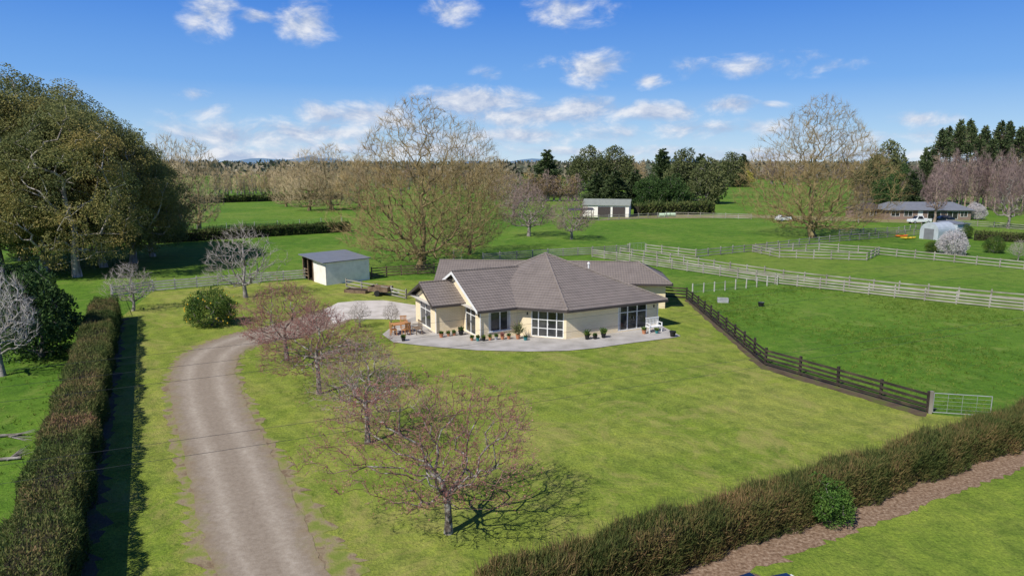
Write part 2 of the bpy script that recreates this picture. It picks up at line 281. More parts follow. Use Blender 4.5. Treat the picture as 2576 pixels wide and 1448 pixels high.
def bare_proto(name,seed,H,W,prof,N,trunk,k0,rt,ex,tw,mb,mt,bf=.25,thr=.02,buds=None,tc=4,**kw):
    rs=np.random.RandomState(seed); S,cnt=skeleton(rs,H-tw[1]*.6,W-tw[1]*.9,prof,N,trunk,k0,bf,rt,ex,**kw)
    big=cnt>max(6,N*thr); V,Fq=tubes(S[big],7); tm=npmesh(name+'_trunk',V,[Fq],mb,True)
    Sc=S[~big]; M=(Sc[:,:3]+Sc[:,3:6])/2+rs.randn(len(Sc),3)*np.linalg.norm(Sc[:,3:6]-Sc[:,:3],axis=1)[:,None]*.07; rm=(Sc[:,6]+Sc[:,7])/2
    Sa=np.concatenate([Sc[:,:3],M,Sc[:,6:7],rm[:,None]],1); Sb=np.concatenate([M,Sc[:,3:6],rm[:,None],Sc[:,7:8]],1); V1,F1=tubes(np.concatenate([Sa,Sb]),3)
    src=Sc[cnt[~big]<=tc]; V2,F2,P,Q=twigs(rs,src,tw[0],tw[1],tw[2],tw[3],tw[4],tw[5] if len(tw)>5 else 0)
    cm=npmesh(name+'_crown',np.concatenate([V1,V2]),[F1,F2+len(V1)],mt); parts=[('trunk',tm),('crown',cm)]
    if buds:
        k=rs.choice(len(P),min(buds[0],len(P)*3)); t=rs.rand(len(k),1); C=P[k]*(1-t)+Q[k]*t; V3,F3=cards(rs,C,rs.randn(len(k),3),buds[1],buds[1]*.7); parts.append(('buds',npmesh(name+'_buds',V3,[F3],buds[2])))
    return dict(parts=parts,H=H,W=W)
def stem(h,n=5,wob=.15,seed=0,r=None):
    rg=random.Random(seed); out=[(0,0,-.1)]; x=y=0
    for i in range(1,n+1): x+=rg.gauss(0,wob); y+=rg.gauss(0,wob); out.append((x,y,h*i/n))
    return out
def leaf_proto(name,seed,H,W,prof,N,trunk,k0,rt,ml,mb,per,rc,size,drop=-.3,**kw):
    rs=np.random.RandomState(seed); S,cnt=skeleton(rs,H-rc*.6,W-rc*1.2,prof,N,trunk,k0,.3,rt,.45,**kw)
    V,Fq=tubes(S,6); tm=npmesh(name+'_trunk',V,[Fq],mb,True); E=S[cnt<=5]; c0=E[:,3:6]
    R_=rc*rs.uniform(.55,1.35,(len(c0),1)); k=np.maximum(4,(per*(R_[:,0]/rc)**2)).astype(int); C=np.repeat(c0,k,axis=0); RR_=np.repeat(R_,k,axis=0); o=unit(rs.randn(len(C),3)); o=o*rs.uniform(.45,1,(len(C),1))**.5*RR_*np.array([[1,1,.72]])
    V2,F2=cards(rs,C+o,o+np.array([[0,0,drop*rc]]),size,size*.55,.6); cm=npmesh(name+'_crown',V2,[F2],ml)
    return dict(parts=[('trunk',tm),('crown',cm)],H=H,W=W)
def pine_proto(name,seed,H,W,ml,mb,bare=.1,n=26000,size=.5,cone=1.0):
    rs=np.random.RandomState(seed); V0,F0=tubes([(0,0,-.1,.05,0,H*.5,H*.018,H*.012),(.05,0,H*.5,0,0,H*.97,H*.012,.03)],7)
    nb=int(90); segs=[];C=[];D=[]
    for i in range(nb):
        t=bare+(1-bare)*(i/nb)**.9; z=H*t; R_=W/2*((1-(t-bare)/(1-bare))**.75*cone+(1-cone)*.6)*rs.uniform(.45,1.15)+.25; az=rs.uniform(0,6.28); q=np.array([cos(az)*R_,sin(az)*R_,z+R_*rs.uniform(-.15,.3)])
        segs.append((0,0,z,*q,.07,.02)); k=max(10,int(n/nb*R_/(W/2)*1.4)); tt=rs.uniform(.2,1.05,(k,1)); p=np.array([[0,0,z]])*(1-tt)+q*tt+rs.randn(k,3)*R_*.13; C.append(p); D.append(np.tile(q-np.array([0,0,z-.3*R_]),(k,1)))
    if bare>.25:
        for i in range(420):
            z=H*rs.uniform(.06,bare+.15); az=rs.uniform(0,6.28); R_=rs.uniform(.8,W*.45); segs.append((0,0,z,cos(az)*R_,sin(az)*R_,z+rs.uniform(-.3,1.6),.06,.03))
    V1,F1=tubes(segs,3); C=np.concatenate(C); D=np.concatenate(D); V2,F2=cards(rs,C,D,size,size*.4,.5)
    return dict(parts=[('trunk',npmesh(name+'_trunk',np.concatenate([V0,V1]),[F0,F1+len(V0)],mb)),('crown',npmesh(name+'_crown',V2,[F2],ml))],H=H,W=W)
RR=random.Random(11)
def plant(proto,name,label,cat,loc,h=None,w=None,rot=None,group=None,mats=None):
    h=h or proto['H']; w=w or proto['W']; o=thing(name,label,cat,loc,group,RR.uniform(0,6.28) if rot is None else rot,scale=(w/proto['W'],w/proto['W'],h/proto['H']))
    for pn,me in proto['parts']:
        ob=bpy.data.objects.new(pn,me); COL.objects.link(ob); ob.parent=o
        if mats and pn in mats:
            ob.material_slots[0].link='OBJECT'; ob.material_slots[0].material=Mt[mats[pn]]
    return o
def plant_px(proto,name,label,cat,px,pyb,pyt,wpx,**k):
    p=G(px,pyb); return plant(proto,name,label,cat,p,h=Zat(pyt,p.y),w=wpx*mpp(p.y),**k)
# ------------------------------------------------------------ ground and surfaces
def smooth(pts,n=6):
    out=[]; P=[Vector(p) for p in pts]
    for i in range(len(P)-1):
        a=P[max(i-1,0)];b=P[i];c=P[i+1];d=P[min(i+2,len(P)-1)]
        for k in range(n):
            t=k/n; out.append(.5*((2*b)+(c-a)*t+(2*a-5*b+4*c-d)*t*t+(3*b-3*c+d-a)*t**3))
    out.append(P[-1]); return out
def ribbon(name,Lp,Rp,z,m,jit=.0,n=14,seed=1,across=8):
    rg=random.Random(seed); L=smooth(Lp,n); R_=smooth(Rp,n); mb=MB(); k=len(L); vs=[]; us=[]
    for i in range(k):
        d=(R_[i]-L[i]).normalized(); a=L[i]+d*rg.gauss(0,jit); b=R_[i]+d*rg.gauss(0,jit)
        for j in range(across+1):
            p=a.lerp(b,j/across); vs.append((p.x,p.y,z)); us.append(j/across)
    A=across+1; mb.add(vs,[(A*i+j,A*i+j+1,A*i+A+j+1,A*i+A+j) for i in range(k-1) for j in range(across)]); o=mb.build(name,m); o['kind']='structure'
    uv=o.data.uv_layers.new(name='UVMap')
    for lp in o.data.loops: uv.data[lp.index].uv=(us[lp.vertex_index],0)
    return o
def sheet(name,pts,z,m,jit=0,seed=3,dens=0):
    P=[Vector((p[0],p[1],0)) for p in pts]; rg=random.Random(seed)
    if dens:
        Q=[]
        for i in range(len(P)):
            a=P[i]; b=P[(i+1)%len(P)]; n=max(1,int((b-a).length/dens))
            for k in range(n):
                q=a.lerp(b,k/n); Q.append(q+Vector((rg.gauss(0,jit),rg.gauss(0,jit),0)))
        P=Q
    mb=MB().poly([(p.x,p.y,z) for p in P]); o=mb.build(name,m); o['kind']='structure'
    import bmesh; bm=bmesh.new(); bm.from_mesh(o.data)
    bmesh.ops.triangulate(bm,faces=bm.faces[:])
    for f_ in bm.faces:
        if f_.normal.z<0: f_.normal_flip()
    bm.to_mesh(o.data); bm.free(); return o
g=MB(); g.poly([(-9000,-200,0),(9000,-200,0),(9000,16000,0),(-9000,16000,0)]); o=g.build('ground','paddock'); o['kind']='structure'
E1=Vector((cos(radians(27.5)),sin(radians(27.5)),0)); E2=Vector((-E1.y,E1.x,0))
HLa=Vector((-9.7,10,0)); HLb=Vector((-34.4,56.4,0)); hd=(HLb-HLa).normalized(); hn=Vector((hd.y,-hd.x,0))
HRa=Vector((0.2,18.0,0)); HRb=Vector((28.0,32.7,0)); rd=(HRb-HRa).normalized(); rn=Vector((-rd.y,rd.x,0))
sheet('lawn',[HLa+hn*.6,Vector((-4,3,0)),Vector((6,3,0)),HRa-rd*1.5-rn*.3,HRb-rn*.3,G(2560,1062),G(2450,1052),G(2335,1040),G(1925,920),G(1730,752),G(1700,735),G(1640,700),G(1290,700),G(1000,705),G(900,708),G(765,704),G(385,732),HLb+hn*.8],.01,'lawn')
sheet('verge',[HRa+Vector((2,-4,0)),HRa+rd*1-rn*1.3,HRb-rn*1.3,HRb+rd*14-rn*1.3,HRb+rd*14-rn*26,HRa+rd*8-rn*22],.013,'verge')
sheet('mulch_bed',[HRa-rd*1+rn*.1,HRa-rd*1-rn*1.7,HRb+rd*14-rn*1.7,HRb+rd*14+rn*.1],.02,'mulch',jit=.1,dens=.3)
sheet('hedge_soil',[HLa-hn*.9,HLa+hn*1.45,HLb+hn*1.2,HLb-hn*.9],.016,'dirt',jit=.2,dens=.35)
Lp=[Vector((3.2,1,0)),Vector((-3.4,10.5,0))]+[G(*p) for p in [(545,1448),(498,1300),(464,1150),(434,1030),(427,960),(448,907),(508,868),(584,841),(650,826),(725,806),(790,786),(832,770)]]
Rp=[Vector((6.8,2,0)),Vector((-.2,11.8,0))]+[G(*p) for p in [(832,1448),(773,1320),(700,1170),(636,1050),(602,970),(594,915),(620,880),(680,860),(745,850),(805,834),(860,816),(890,800)]]
ribbon('driveway',Lp,Rp,.035,'gravel',jit=.06)
ml=[p+(q-p).normalized()*(-1)*w for p,q,w in zip(Lp,Rp,[.5]*2+[.7,.55,.5,.45,.4,.3,.25,.2,.2,.2,.2,.2])]
mr=[q+(q-p).normalized()*w for p,q,w in zip(Lp,Rp,[.9]*2+[1.3,.9,.6,.5,.4,.3,.25,.2,.2,.2,.2,.2])]
ribbon('driveway_margin',ml,mr,.022,'margin',jit=.2,n=20,seed=5)
sheet('turning_pad',[G(*p) for p in [(815,780),(850,762),(900,757),(965,756),(1045,768),(1050,806),(960,803),(880,803),(840,815)]],.045,'concrete')
sheet('patio',[G(*p) for p in [(962,842),(982,826),(1035,800),(1120,780),(1400,790),(1640,800),(1668,822),(1712,846),(1695,850),(1600,862),(1500,876),(1430,883),(1330,885),(1200,882),(1080,872),(990,862)]],.05,'patio')
sheet('fence_strip',[G(1722,755),G(1915,928),G(2330,1050),G(2335,1036),G(1925,912),G(1736,748)],.018,'dirt',jit=.06,dens=.5)
sheet('farm_track',[G(*p) for p in [(1470,556),(1610,550),(1900,548),(2110,556),(2320,562),(2320,552),(2100,545),(1880,540),(1600,541)]],.02,'margin')
def tufts(name,label,poly,n,L,seed,m='tuft'):
    rs=np.random.RandomState(seed); P=np.array([(p.x,p.y) for p in poly]); lo=P.min(0); hi=P.max(0); X=lo+rs.rand(n*3,2)*(hi-lo); ins=np.zeros(len(X),bool); j=len(P)-1
    for i in range(len(P)):
        c=((P[i,1]>X[:,1])!=(P[j,1]>X[:,1]))&(X[:,0]<(P[j,0]-P[i,0])*(X[:,1]-P[i,1])/(P[j,1]-P[i,1]+1e-12)+P[i,0]); ins^=c; j=i
    X=X[ins]; k=np.sin(X[:,0]*.31+2)*np.sin(X[:,1]*.23)+rs.randn(len(X))*.6; X=X[k>.3]; X=np.repeat(X,6,axis=0)+rs.randn(len(X)*6,2)*.07
    C=np.concatenate([X,np.full((len(X),1),.0)],1); V,Fq=cards(rs,C,np.tile([[0,0,1.]],(len(C),1)),L,L*.25,.7); ob=bpy.data.objects.new(name,npmesh(name,V,[Fq],m)); COL.objects.link(ob); setp(ob,label,'grass',None,'stuff')
tufts('grass_tufts','clumps of longer grass in the paddock right of the dark fence',[G(1745,745),G(1940,905),G(2345,1025),G(2576,1050),G(2900,1060),G(2700,800),G(2000,720)],7000,.13,1)
tufts('grass_tufts','clumps of longer grass in the field left of the long hedge',[HLa-hn*1.2,HLb-hn*1.2,HLb-hn*25,HLa-hn*22],4500,.14,2)
# ------------------------------------------------------------ house
A0=radians(27); e1=Vector((cos(A0),sin(A0),0)); e2=Vector((-sin(A0),cos(A0),0)); HP=Vector((4.1,49.9,0))
def Lc(a,b,z=0): p=HP+e1*a+e2*b; return Vector((p.x,p.y,z))
house=thing('house','cream brick single storey house with brown tiled hip roof and curved patio','house',HP)
walls=MB(); EZ=2.35; TP=.46
def wall(p0,p1,z1=2.3,ops=(),z0=0,mb=walls):
    p0=Vector(p0);p1=Vector(p1); L=(p1-p0).length; d=(p1-p0).normalized(); n=Vector((d.y,-d.x,0)); up=Vector((0,0,1))
    def q(s0,s1,a,b): 
        if s1-s0>1e-3 and b-a>1e-3: mb.poly([p0+d*s0+up*a,p0+d*s1+up*a,p0+d*s1+up*b,p0+d*s0+up*b])
    s=0
    for (a,b,c,e) in ops:
        q(s,a,z0,z1); q(a,b,z0,c); q(a,b,e,z1); s=b
        dep=-n*.13; A=p0+d*a;B=p0+d*b
        mb.poly([A+up*c,A+up*e,A+up*e+dep,A+up*c+dep]); mb.poly([B+up*e,B+up*c,B+up*c+dep,B+up*e+dep]); mb.poly([B+up*c,A+up*c,A+up*c+dep,B+up*c+dep]); mb.poly([A+up*e,B+up*e,B+up*e+dep,A+up*e+dep])
    q(s,L,z0,z1); return p0,d,n
def window(parent,fr,a,b,c,e,cols,rows=(),name='window',curt=None,fm='white'):
    p0,d,n=fr; up=Vector((0,0,1)); w=MB(); t=.065
    O=p0-n*.09
    def bar(s0,s1,z0,z1,dep=.075): w.box(O+d*s0+up*z0,d*(s1-s0),n*dep,up*(z1-z0))
    bar(a+.002,a+t,c+.002,e-.002); bar(b-t,b-.002,c+.002,e-.002); bar(a+t,b-t,c+.002,c+t); bar(a+t,b-t,e-t,e-.002)
    for k in cols: s=a+(b-a)*k; bar(s-.04,s+.04,c+t,e-t,.068)
    for k in rows: z=c+(e-c)*k; bar(a+t,b-t,z-.025,z+.025,.06)
    f=w.build(name,fm,parent); O2=p0-n*.07
    MB().box(O2+d*(a+.03)+up*(c+.03),d*(b-a-.06),-n*.02,up*(e-c-.06)).build('pane','glass',f)
    if name!='window':
        s=a+(b-a)*.5+.06; MB().box(p0-n*.012+d*s+up*1.0,d*.03,n*.04,up*.16).build('handle','grey',f)
    if curt:
        for (u0,u1) in curt: MB().box(O2+n*.003+d*(a+(b-a)*u0)+up*(c+.05),d*((b-a)*(u1-u0)),n*.004,up*(e-c-.1)).build('curtain','curtain',f)
    if c>.3: MB().box(p0-n*.02+d*(a-.05)+up*(c-.05),d*(b-a+.1),n*.08,up*.05).build('sill','white',f)
    return f
front=wall(Lc(0,0),Lc(8.7,0),ops=[(4.75,7.55,.12,2.12)])
window(house,front,4.75,7.55,.12,2.12,(.33,.66),(.72,),'sliding_door',curt=[(.02,.1)])
bay=wall(Lc(-2.8,2.8),Lc(0,0),ops=[(1.2,3.75,.08,2.1)])
window(house,bay,1.2,3.75,.08,2.1,(.22,.5,.78),(.33,.66),'french_door')
fw=wall(Lc(-5.8,2.8),Lc(-2.8,2.8),ops=[(.65,2.5,.55,2.08)]); window(house,fw,.65,2.5,.55,2.08,(.52,),(),curt=[(.03,.12),(.86,.97)])
gw=wall(Lc(-5.8,6.1),Lc(-5.8,2.8),ops=[(.35,2.3,.1,2.1)]); window(house,gw,.35,2.3,.1,2.1,(.5,),(.75,),'sliding_door')
wall(Lc(-8.1,6.1),Lc(-5.8,6.1)); pw=wall(Lc(-8.1,11.0),Lc(-8.1,6.1),ops=[(1.1,3.6,.08,2.1)]); window(house,pw,1.1,3.6,.08,2.1,(.5,),(.7,),'sliding_door')
wall(Lc(-5.8,11.0),Lc(-8.1,11.0))
wall(Lc(8.7,0),Lc(8.7,9)); wall(Lc(-5.8,13.5),Lc(-5.8,11))
GA=7.3; GH=EZ+(GA-2.3)*TP
walls.poly([Lc(-8.1,11.0,2.3),Lc(-8.1,6.1,2.3),Lc(-8.1,8.55,3.42)]); walls.poly([Lc(-5.8,2*GA-2.8,2.3),Lc(-5.8,2.8,2.3),Lc(-5.8,GA,GH-.22)])
eb=Vector((.9973,-.073,0)); nb=Vector((.073,.9973,0)); B0=Vector((-7.3,62.3,0))
def Bc(a,b,z=0): p=B0+eb*a+nb*b; return Vector((p.x,p.y,z))
wall(Bc(.5,.5),Bc(14,.5)); br=wall(Bc(14,.5),Bc(21.4,.5)); br2=wall(Bc(21.4,.5),Bc(21.4,6.1),ops=[(1.2,2.9,.9,2.0)]); window(house,br2,1.2,2.9,.9,2.0,(.5,))
wall(Bc(21.4,6.1),Bc(.5,6.1)); wall(Bc(.5,6.1),Bc(.5,.5)); walls.poly([Bc(.5,6.1,2.3),Bc(.5,.5,2.3),Bc(.5,3.3,3.6)])
walls.build('wall','brick',house)
roof=MB(); caps=MB(); fas=MB(); sof=MB()
def clipz(P,z,keep_above):
    out=[]
    for i in range(len(P)):
        a=P[i];b=P[(i+1)%len(P)]; ia=(a.z>=z) if keep_above else (a.z<=z); ib=(b.z>=z) if keep_above else (b.z<=z)
        if ia: out.append(a)
        if ia!=ib: out.append(a.lerp(b,(z-a.z)/(b.z-a.z)))
    return out
def rface(mb,P,st=.15):
    P=[Vector(p) for p in P]; n=(P[1]-P[0]).cross(P[2]-P[0]).normalized()
    if n.z<0: n=-n; P.reverse()
    z0=min(p.z for p in P); zt=max(p.z for p in P); k=0
    while z0+k*st<zt-.002:
        a=z0+k*st; b=min(a+st,zt); Q=clipz(clipz(P,a-1e-6,True),b+1e-6,False)
        if len(Q)>=3:
            D=[q+n*(.03*(1-(q.z-a)/st)) for q in Q]; mb.poly(D)
            lowi=[i for i in range(len(Q)) if Q[i].z<a+1e-4]
            if len(lowi)>=2:
                i,j=lowi[0],lowi[-1]; mb.poly([Q[i],Q[j],D[j],D[i]])
        k+=1
def cap(*ps):
    for a,b in zip(ps[:-1],ps[1:]): caps.tube(Vector(a)+Vector((0,0,.04)),Vector(b)+Vector((0,0,.04)),.085,n=6)
def eave(a,b):
    a=Vector(a);b=Vector(b); d=(b-a).normalized(); n=Vector((d.y,-d.x,0)); fas.box(a+Vector((0,0,-.17)),b-a,n*.1,(0,0,.17))
AP=Lc(2,6.7,EZ+7.2*TP); oct_=[Lc(9.2,-.5,EZ),Lc(-.2,-.5,EZ),Lc(-5.2,4.5,EZ),Lc(-5.2,10.5,EZ),Lc(-1.5,13.4,EZ),Lc(9.2,13.4,EZ)]
for i in range(6): rface(roof,[oct_[(i+1)%6],oct_[i],AP])
for c_ in (oct_[0],oct_[1],oct_[3],oct_[5]): cap(c_,AP)
eave(Lc(-.2,-.5,EZ),oct_[0]); eave(oct_[0],oct_[5]); eave(Lc(-3.0,2.3,EZ),oct_[1])
sof.poly([Lc(-.2,-.5,2.3),Lc(9.2,-.5,2.3),Lc(9.2,9,2.3),Lc(-2,9,2.3),Lc(-3,2.3,2.3)])
rface(roof,[Lc(-6.3,2.3,EZ),Lc(.8,2.3,EZ),Lc(.8,GA,GH),Lc(-6.3,GA,GH)]); rface(roof,[Lc(-6.3,2*GA-2.3,EZ),Lc(.8,2*GA-2.3,EZ),Lc(.8,GA,GH),Lc(-6.3,GA,GH)])
cap(Lc(-6.3,GA,GH),Lc(-.3,GA,GH)); eave(Lc(-6.3,2.3,EZ),Lc(-2.9,2.3,EZ)); sof.poly([Lc(-6.3,2.3,2.3),Lc(-2.6,2.3,2.3),Lc(-2.6,6,2.3),Lc(-6.3,6,2.3)])
PZ=EZ+2.95*TP
rface(roof,[Lc(-8.6,5.6,EZ),Lc(-5.6,5.6,EZ),Lc(-5.6,8.55,PZ),Lc(-8.6,8.55,PZ)]); rface(roof,[Lc(-8.6,11.5,EZ),Lc(-5.6,11.5,EZ),Lc(-5.6,8.55,PZ),Lc(-8.6,8.55,PZ)])
cap(Lc(-8.6,8.55,PZ),Lc(-5.8,8.55,PZ)); eave(Lc(-8.6,5.6,EZ),Lc(-6.0,5.6,EZ)); eave(Lc(-5.8,11.5,EZ),Lc(-8.6,11.5,EZ)); sof.poly([Lc(-8.6,5.6,2.3),Lc(-5.8,5.6,2.3),Lc(-5.8,11.5,2.3),Lc(-8.6,11.5,2.3)])
BZ=EZ+3.3*TP
rface(roof,[Bc(0,0,EZ),Bc(21.9,0,EZ),Bc(19.2,3.3,BZ),Bc(0,3.3,BZ)]); rface(roof,[Bc(0,6.6,EZ),Bc(21.9,6.6,EZ),Bc(19.2,3.3,BZ),Bc(0,3.3,BZ)]); rface(roof,[Bc(21.9,0,EZ),Bc(21.9,6.6,EZ),Bc(19.2,3.3,BZ)])
cap(Bc(0,3.3,BZ),Bc(19.2,3.3,BZ),Bc(21.9,0,EZ)); cap(Bc(19.2,3.3,BZ),Bc(21.9,6.6,EZ)); eave(Bc(0,0,EZ),Bc(21.9,0,EZ)); eave(Bc(21.9,0,EZ),Bc(21.9,6.6,EZ)); sof.poly([Bc(0,0,2.3),Bc(21.9,0,2.3),Bc(21.9,6.6,2.3),Bc(0,6.6,2.3)])
rf=roof.build('roof','roof',house); caps.build('ridge_cap','roof',rf); fas.build('gutter','fascia',house); sof.build('soffit','soffit',house)
def barge(a,b,m='white'):
    a=Vector(a);b=Vector(b); MB().box(a+Vector((0,0,-.22)),b-a,-e1*.04,(0,0,.21)).build('barge_board',m,house)
barge(Lc(-6.3,2.3,EZ),Lc(-6.3,GA,GH)); barge(Lc(-6.3,2*GA-2.3,EZ),Lc(-6.3,GA,GH)); barge(Lc(-8.6,5.6,EZ),Lc(-8.6,8.55,PZ),'fascia'); barge(Lc(-8.6,11.5,EZ),Lc(-8.6,8.55,PZ),'fascia')
for (a,b) in ((-8.18,6.02),(-5.88,2.72),(8.6,-.06)):
    p=Lc(a,b); MB().tube(p,p+Vector((0,0,2.3)),.04).build('downpipe','white',house)
p=Lc(5.2,5.0,4.4); v=MB(); v.tube(p,p+Vector((0,0,.45)),.07); v.tube(p+Vector((0,0,.42)),p+Vector((0,0,.56)),.14,.05); v.build('roof_vent','white',rf)
for (s,fr) in ((.9,bay),(8.2,front),(3.05,gw)):
    q=fr[0]+fr[1]*s+fr[2]*.06; MB().tube(q+Vector((0,0,1.75)),q+Vector((0,0,1.95)),.06,.04).build('wall_lamp','black',house)
# ------------------------------------------------------------ fences
POST={}
def fence(label,pts,m='wood',h=1.15,nr=4,sp=2.4,cat='fence',name='rail_fence',pw=.13,wires=False,group=None,rw=.12):
    P=[Vector(p) for p in pts]; root=thing(name,label,cat,P[0],group)
    key=(m,h,pw)
    if key not in POST: POST[key]=MB().cbox((0,0,-.05),pw,pw,h+.1).mesh('post',m)
    posts=[]
    for i in range(len(P)-1):
        L=(P[i+1]-P[i]).length; n=max(1,round(L/sp)); d=(P[i+1]-P[i]).normalized()
        for k in range(n+(i==len(P)-2)):
            posts.append((P[i].lerp(P[i+1],k/n),math.atan2(d.y,d.x)))
    for q,a in posts[:100]:
        ob=bpy.data.objects.new('post',POST[key]); COL.objects.link(ob); ob.parent=root; ob.location=q-P[0]; ob.rotation_euler=(RR.gauss(0,.015),RR.gauss(0,.015),a); ob.scale=(1,1,RR.uniform(.95,1.08))
    for r in range(nr):
        z=h*(.16+.74*r/max(1,nr-1)); mb=MB()
        for (a,_),(b,_) in zip(posts[:-1],posts[1:]):
            d=(b-a).normalized(); n=Vector((d.y,-d.x,0)); dz=Vector((0,0,RR.uniform(-.018,.018)))
            if wires: mb.tube(a+Vector((0,0,z)),b+Vector((0,0,z)),.008,n=4)
            else: mb.box(a+n*(pw/2+.012)+Vector((0,0,z-rw/2))+dz+d*.004,(b-a)-d*.008+Vector((0,0,RR.uniform(-.02,.02))),n*.035,(0,0,rw))
        mb.build('wire' if wires else 'rail','galv' if wires else m,root)
    return root
fence('grey post and rail fence along the lawn left of the white shelter',[G(282,748),G(385,733),G(600,714),G(768,701)],rw=.14)
fence('low brown rail fence right of the white shelter beside the trailer',[G(872,722),G(950,736),G(1022,752)],h=.9,nr=3,m='woodfar')
fence('dark rail fence between white shelter and big bare tree',[G(935,698),G(1010,692),G(1092,688)],m='brownwood',h=1.2)
fence('grey rail fence behind the house roof leading to the race',[G(1215,658),G(1340,648),G(1490,640),G(1580,634)],m='woodfar')
fence('near rail line of the pale double fence crossing the paddock',[G(1490,646),G(1690,676),G(1950,714),G(2250,748),G(2576,782),G(2900,818)],m='woodfar',h=1.15)
fence('far rail line of the pale double fence crossing the paddock',[G(1560,640),G(1720,664),G(1970,702),G(2260,736),G(2576,766),G(2900,798)],m='woodfar',h=1.1,nr=3)
fence('pale rail fence running right from the race gate toward the arched shed',[G(1625,632),G(1750,647),G(1900,632),G(2060,612),G(2320,590)],m='woodfar',sp=2.8,nr=3)
fence('pale rail fence around the small stock pen',[G(1893,634),G(1960,648),G(2180,655),G(2210,640),G(2060,630),G(1893,634)],m='woodfar',nr=3)
fence('pale rail fence from the stock pen past the garden at right',[G(2210,641),G(2400,660),G(2576,678),G(2800,702)],m='woodfar',nr=3)
fence('distant rail fence in front of the white double garage',[G(1480,556),G(1700,546),G(1890,551)],m='woodfar',sp=3,nr=3,h=1.3)
fence('distant rail fence in front of the brown brick house',[G(2110,592),G(2260,586),G(2330,575)],m='woodfar',sp=3,nr=3)
fence('rail fence beyond the garden at the right edge',[G(2380,565),G(2500,572),G(2620,582)],m='woodfar',sp=3,nr=3)
fence('dark stained rail fence wrapping the right side of the lawn',[G(1672,748),G(1727,752),G(1925,918),G(2333,1038)],m='darkwood',h=1.15,sp=2.3,rw=.14)
fence('short row of wire fence posts in the right paddock',[G(1742,738),G(1850,728),G(1955,716)],m='wood',h=1.0,nr=2,pw=.09,wires=True,name='wire_fence',sp=1.6)
fence('far wire fence across the left paddock behind the shelter',[G(420,585),G(640,572),G(860,560)],m='wood',h=1.2,nr=3,pw=.1,wires=True,name='wire_fence',sp=5)
def gate(label,a,b,h=1.15,nb=5,lift=.1):
    a=Vector(a);b=Vector(b); r=thing('metal_gate',label,'gate',a); d=b-a; up=Vector((0,0,1)); fr=MB()
    fr.tube(a+up*lift,a+up*h,.022); fr.tube(b+up*lift,b+up*h,.022); fr.tube(a+up*h,b+up*h,.022); fr.tube(a+up*lift,b+up*lift,.022); fr.build('gate_frame','galv',r)
    for k in range(1,nb): z=lift+(h-lift)*k/nb; MB().tube(a+up*z,b+up*z,.006,n=6).build('bar','galv',r)
    for k in (1,2,3): MB().tube(a+d*k/4+up*lift,a+d*k/4+up*h,.008,n=6).build('brace','galv',r)
    p=MB(); p.cbox(a-d.normalized()*.12-up*.05,.14,.14,h+.15); p.build('gate_post','woodfar',r)
    return r
gate('galvanised farm gate between dark fence and right hedge',G(2345,1040),G(2490,1050))
gate('pale metal gate at the start of the paddock race',G(1585,634),G(1622,631),h=1.3)
gate('tall metal gate left of the house roof by the big bare tree',G(1143,662),G(1162,660),h=1.7)
gate('metal gate leaning at the left end of the lawn fence',G(283,752),G(297,800),h=1.2)
# ------------------------------------------------------------ shelter, garage, far buildings
N=G(822,718);E=G(930,703);W=G(765,700);K=E+W-N
sh=thing('field_shelter','white corrugated field shelter with dark mono pitch roof and open side','shed',N); U=Vector((0,0,1))
w=MB(); 
def wq(a,b,h0,h1,z0=0): w.poly([a+U*z0,b+U*z0,b+U*h1,a+U*h0])
wq(N,E,2.45,2.45); wq(E,K,2.45,2.75); wq(K,W,2.75,2.75); mid=N.lerp(W,.55); wq(mid,N,2.6,2.45)
w.build('wall','whiteiron',sh)
dn=(E-N).normalized(); dw=(W-N).normalized()
m=MB(); m.poly([K-dw*.1-dn*.1,W-dw*.1+dn*.1,W-dw*.1+dn*.1+U*2.6,K-dw*.1-dn*.1+U*2.6]); m.poly([E-dn*.1+dw*.1,K-dn*.1-dw*.1,K-dn*.1-dw*.1+U*2.6,E-dn*.1+dw*.1+U*2.4]); m.poly([N+dn*.1+U*.02,E-dn*.1+U*.02,K-dn*.1+U*.02,W+dn*.1+U*.02]); m.build('shade_planes','insideshade',sh)  # dark planes added inside so the shelter opening looks shaded
r=MB(); c4=[N-dn*.5-dw*.25+U*2.5,E+dn*.15-dw*.25+U*2.5,K+dn*.15+dw*.2+U*2.8,W-dn*.5+dw*.2+U*2.8]; r.add([p for p in c4]+[p+U*.08 for p in c4],[(0,3,2,1),(4,5,6,7),(0,1,5,4),(1,2,6,5),(2,3,7,6),(3,0,4,7)]); r.build('roof','darkroof',sh)
for q in (W,mid,W.lerp(mid,.5)): MB().cbox(q-Vector((0,0,.05)),.14,.14,2.6,.8).build('post','brownwood',sh)
for z in (.4,.8,1.15): MB().box(W.lerp(mid,.5)+U*z,(W-W.lerp(mid,.5)),-dn*.03,U*.13).build('rail','brownwood',sh)
MB().box(N+U*.02-dn*.04,-dn*.02+dw*.02,dw*1.6,U*2.1).build('door','whiteiron',sh)
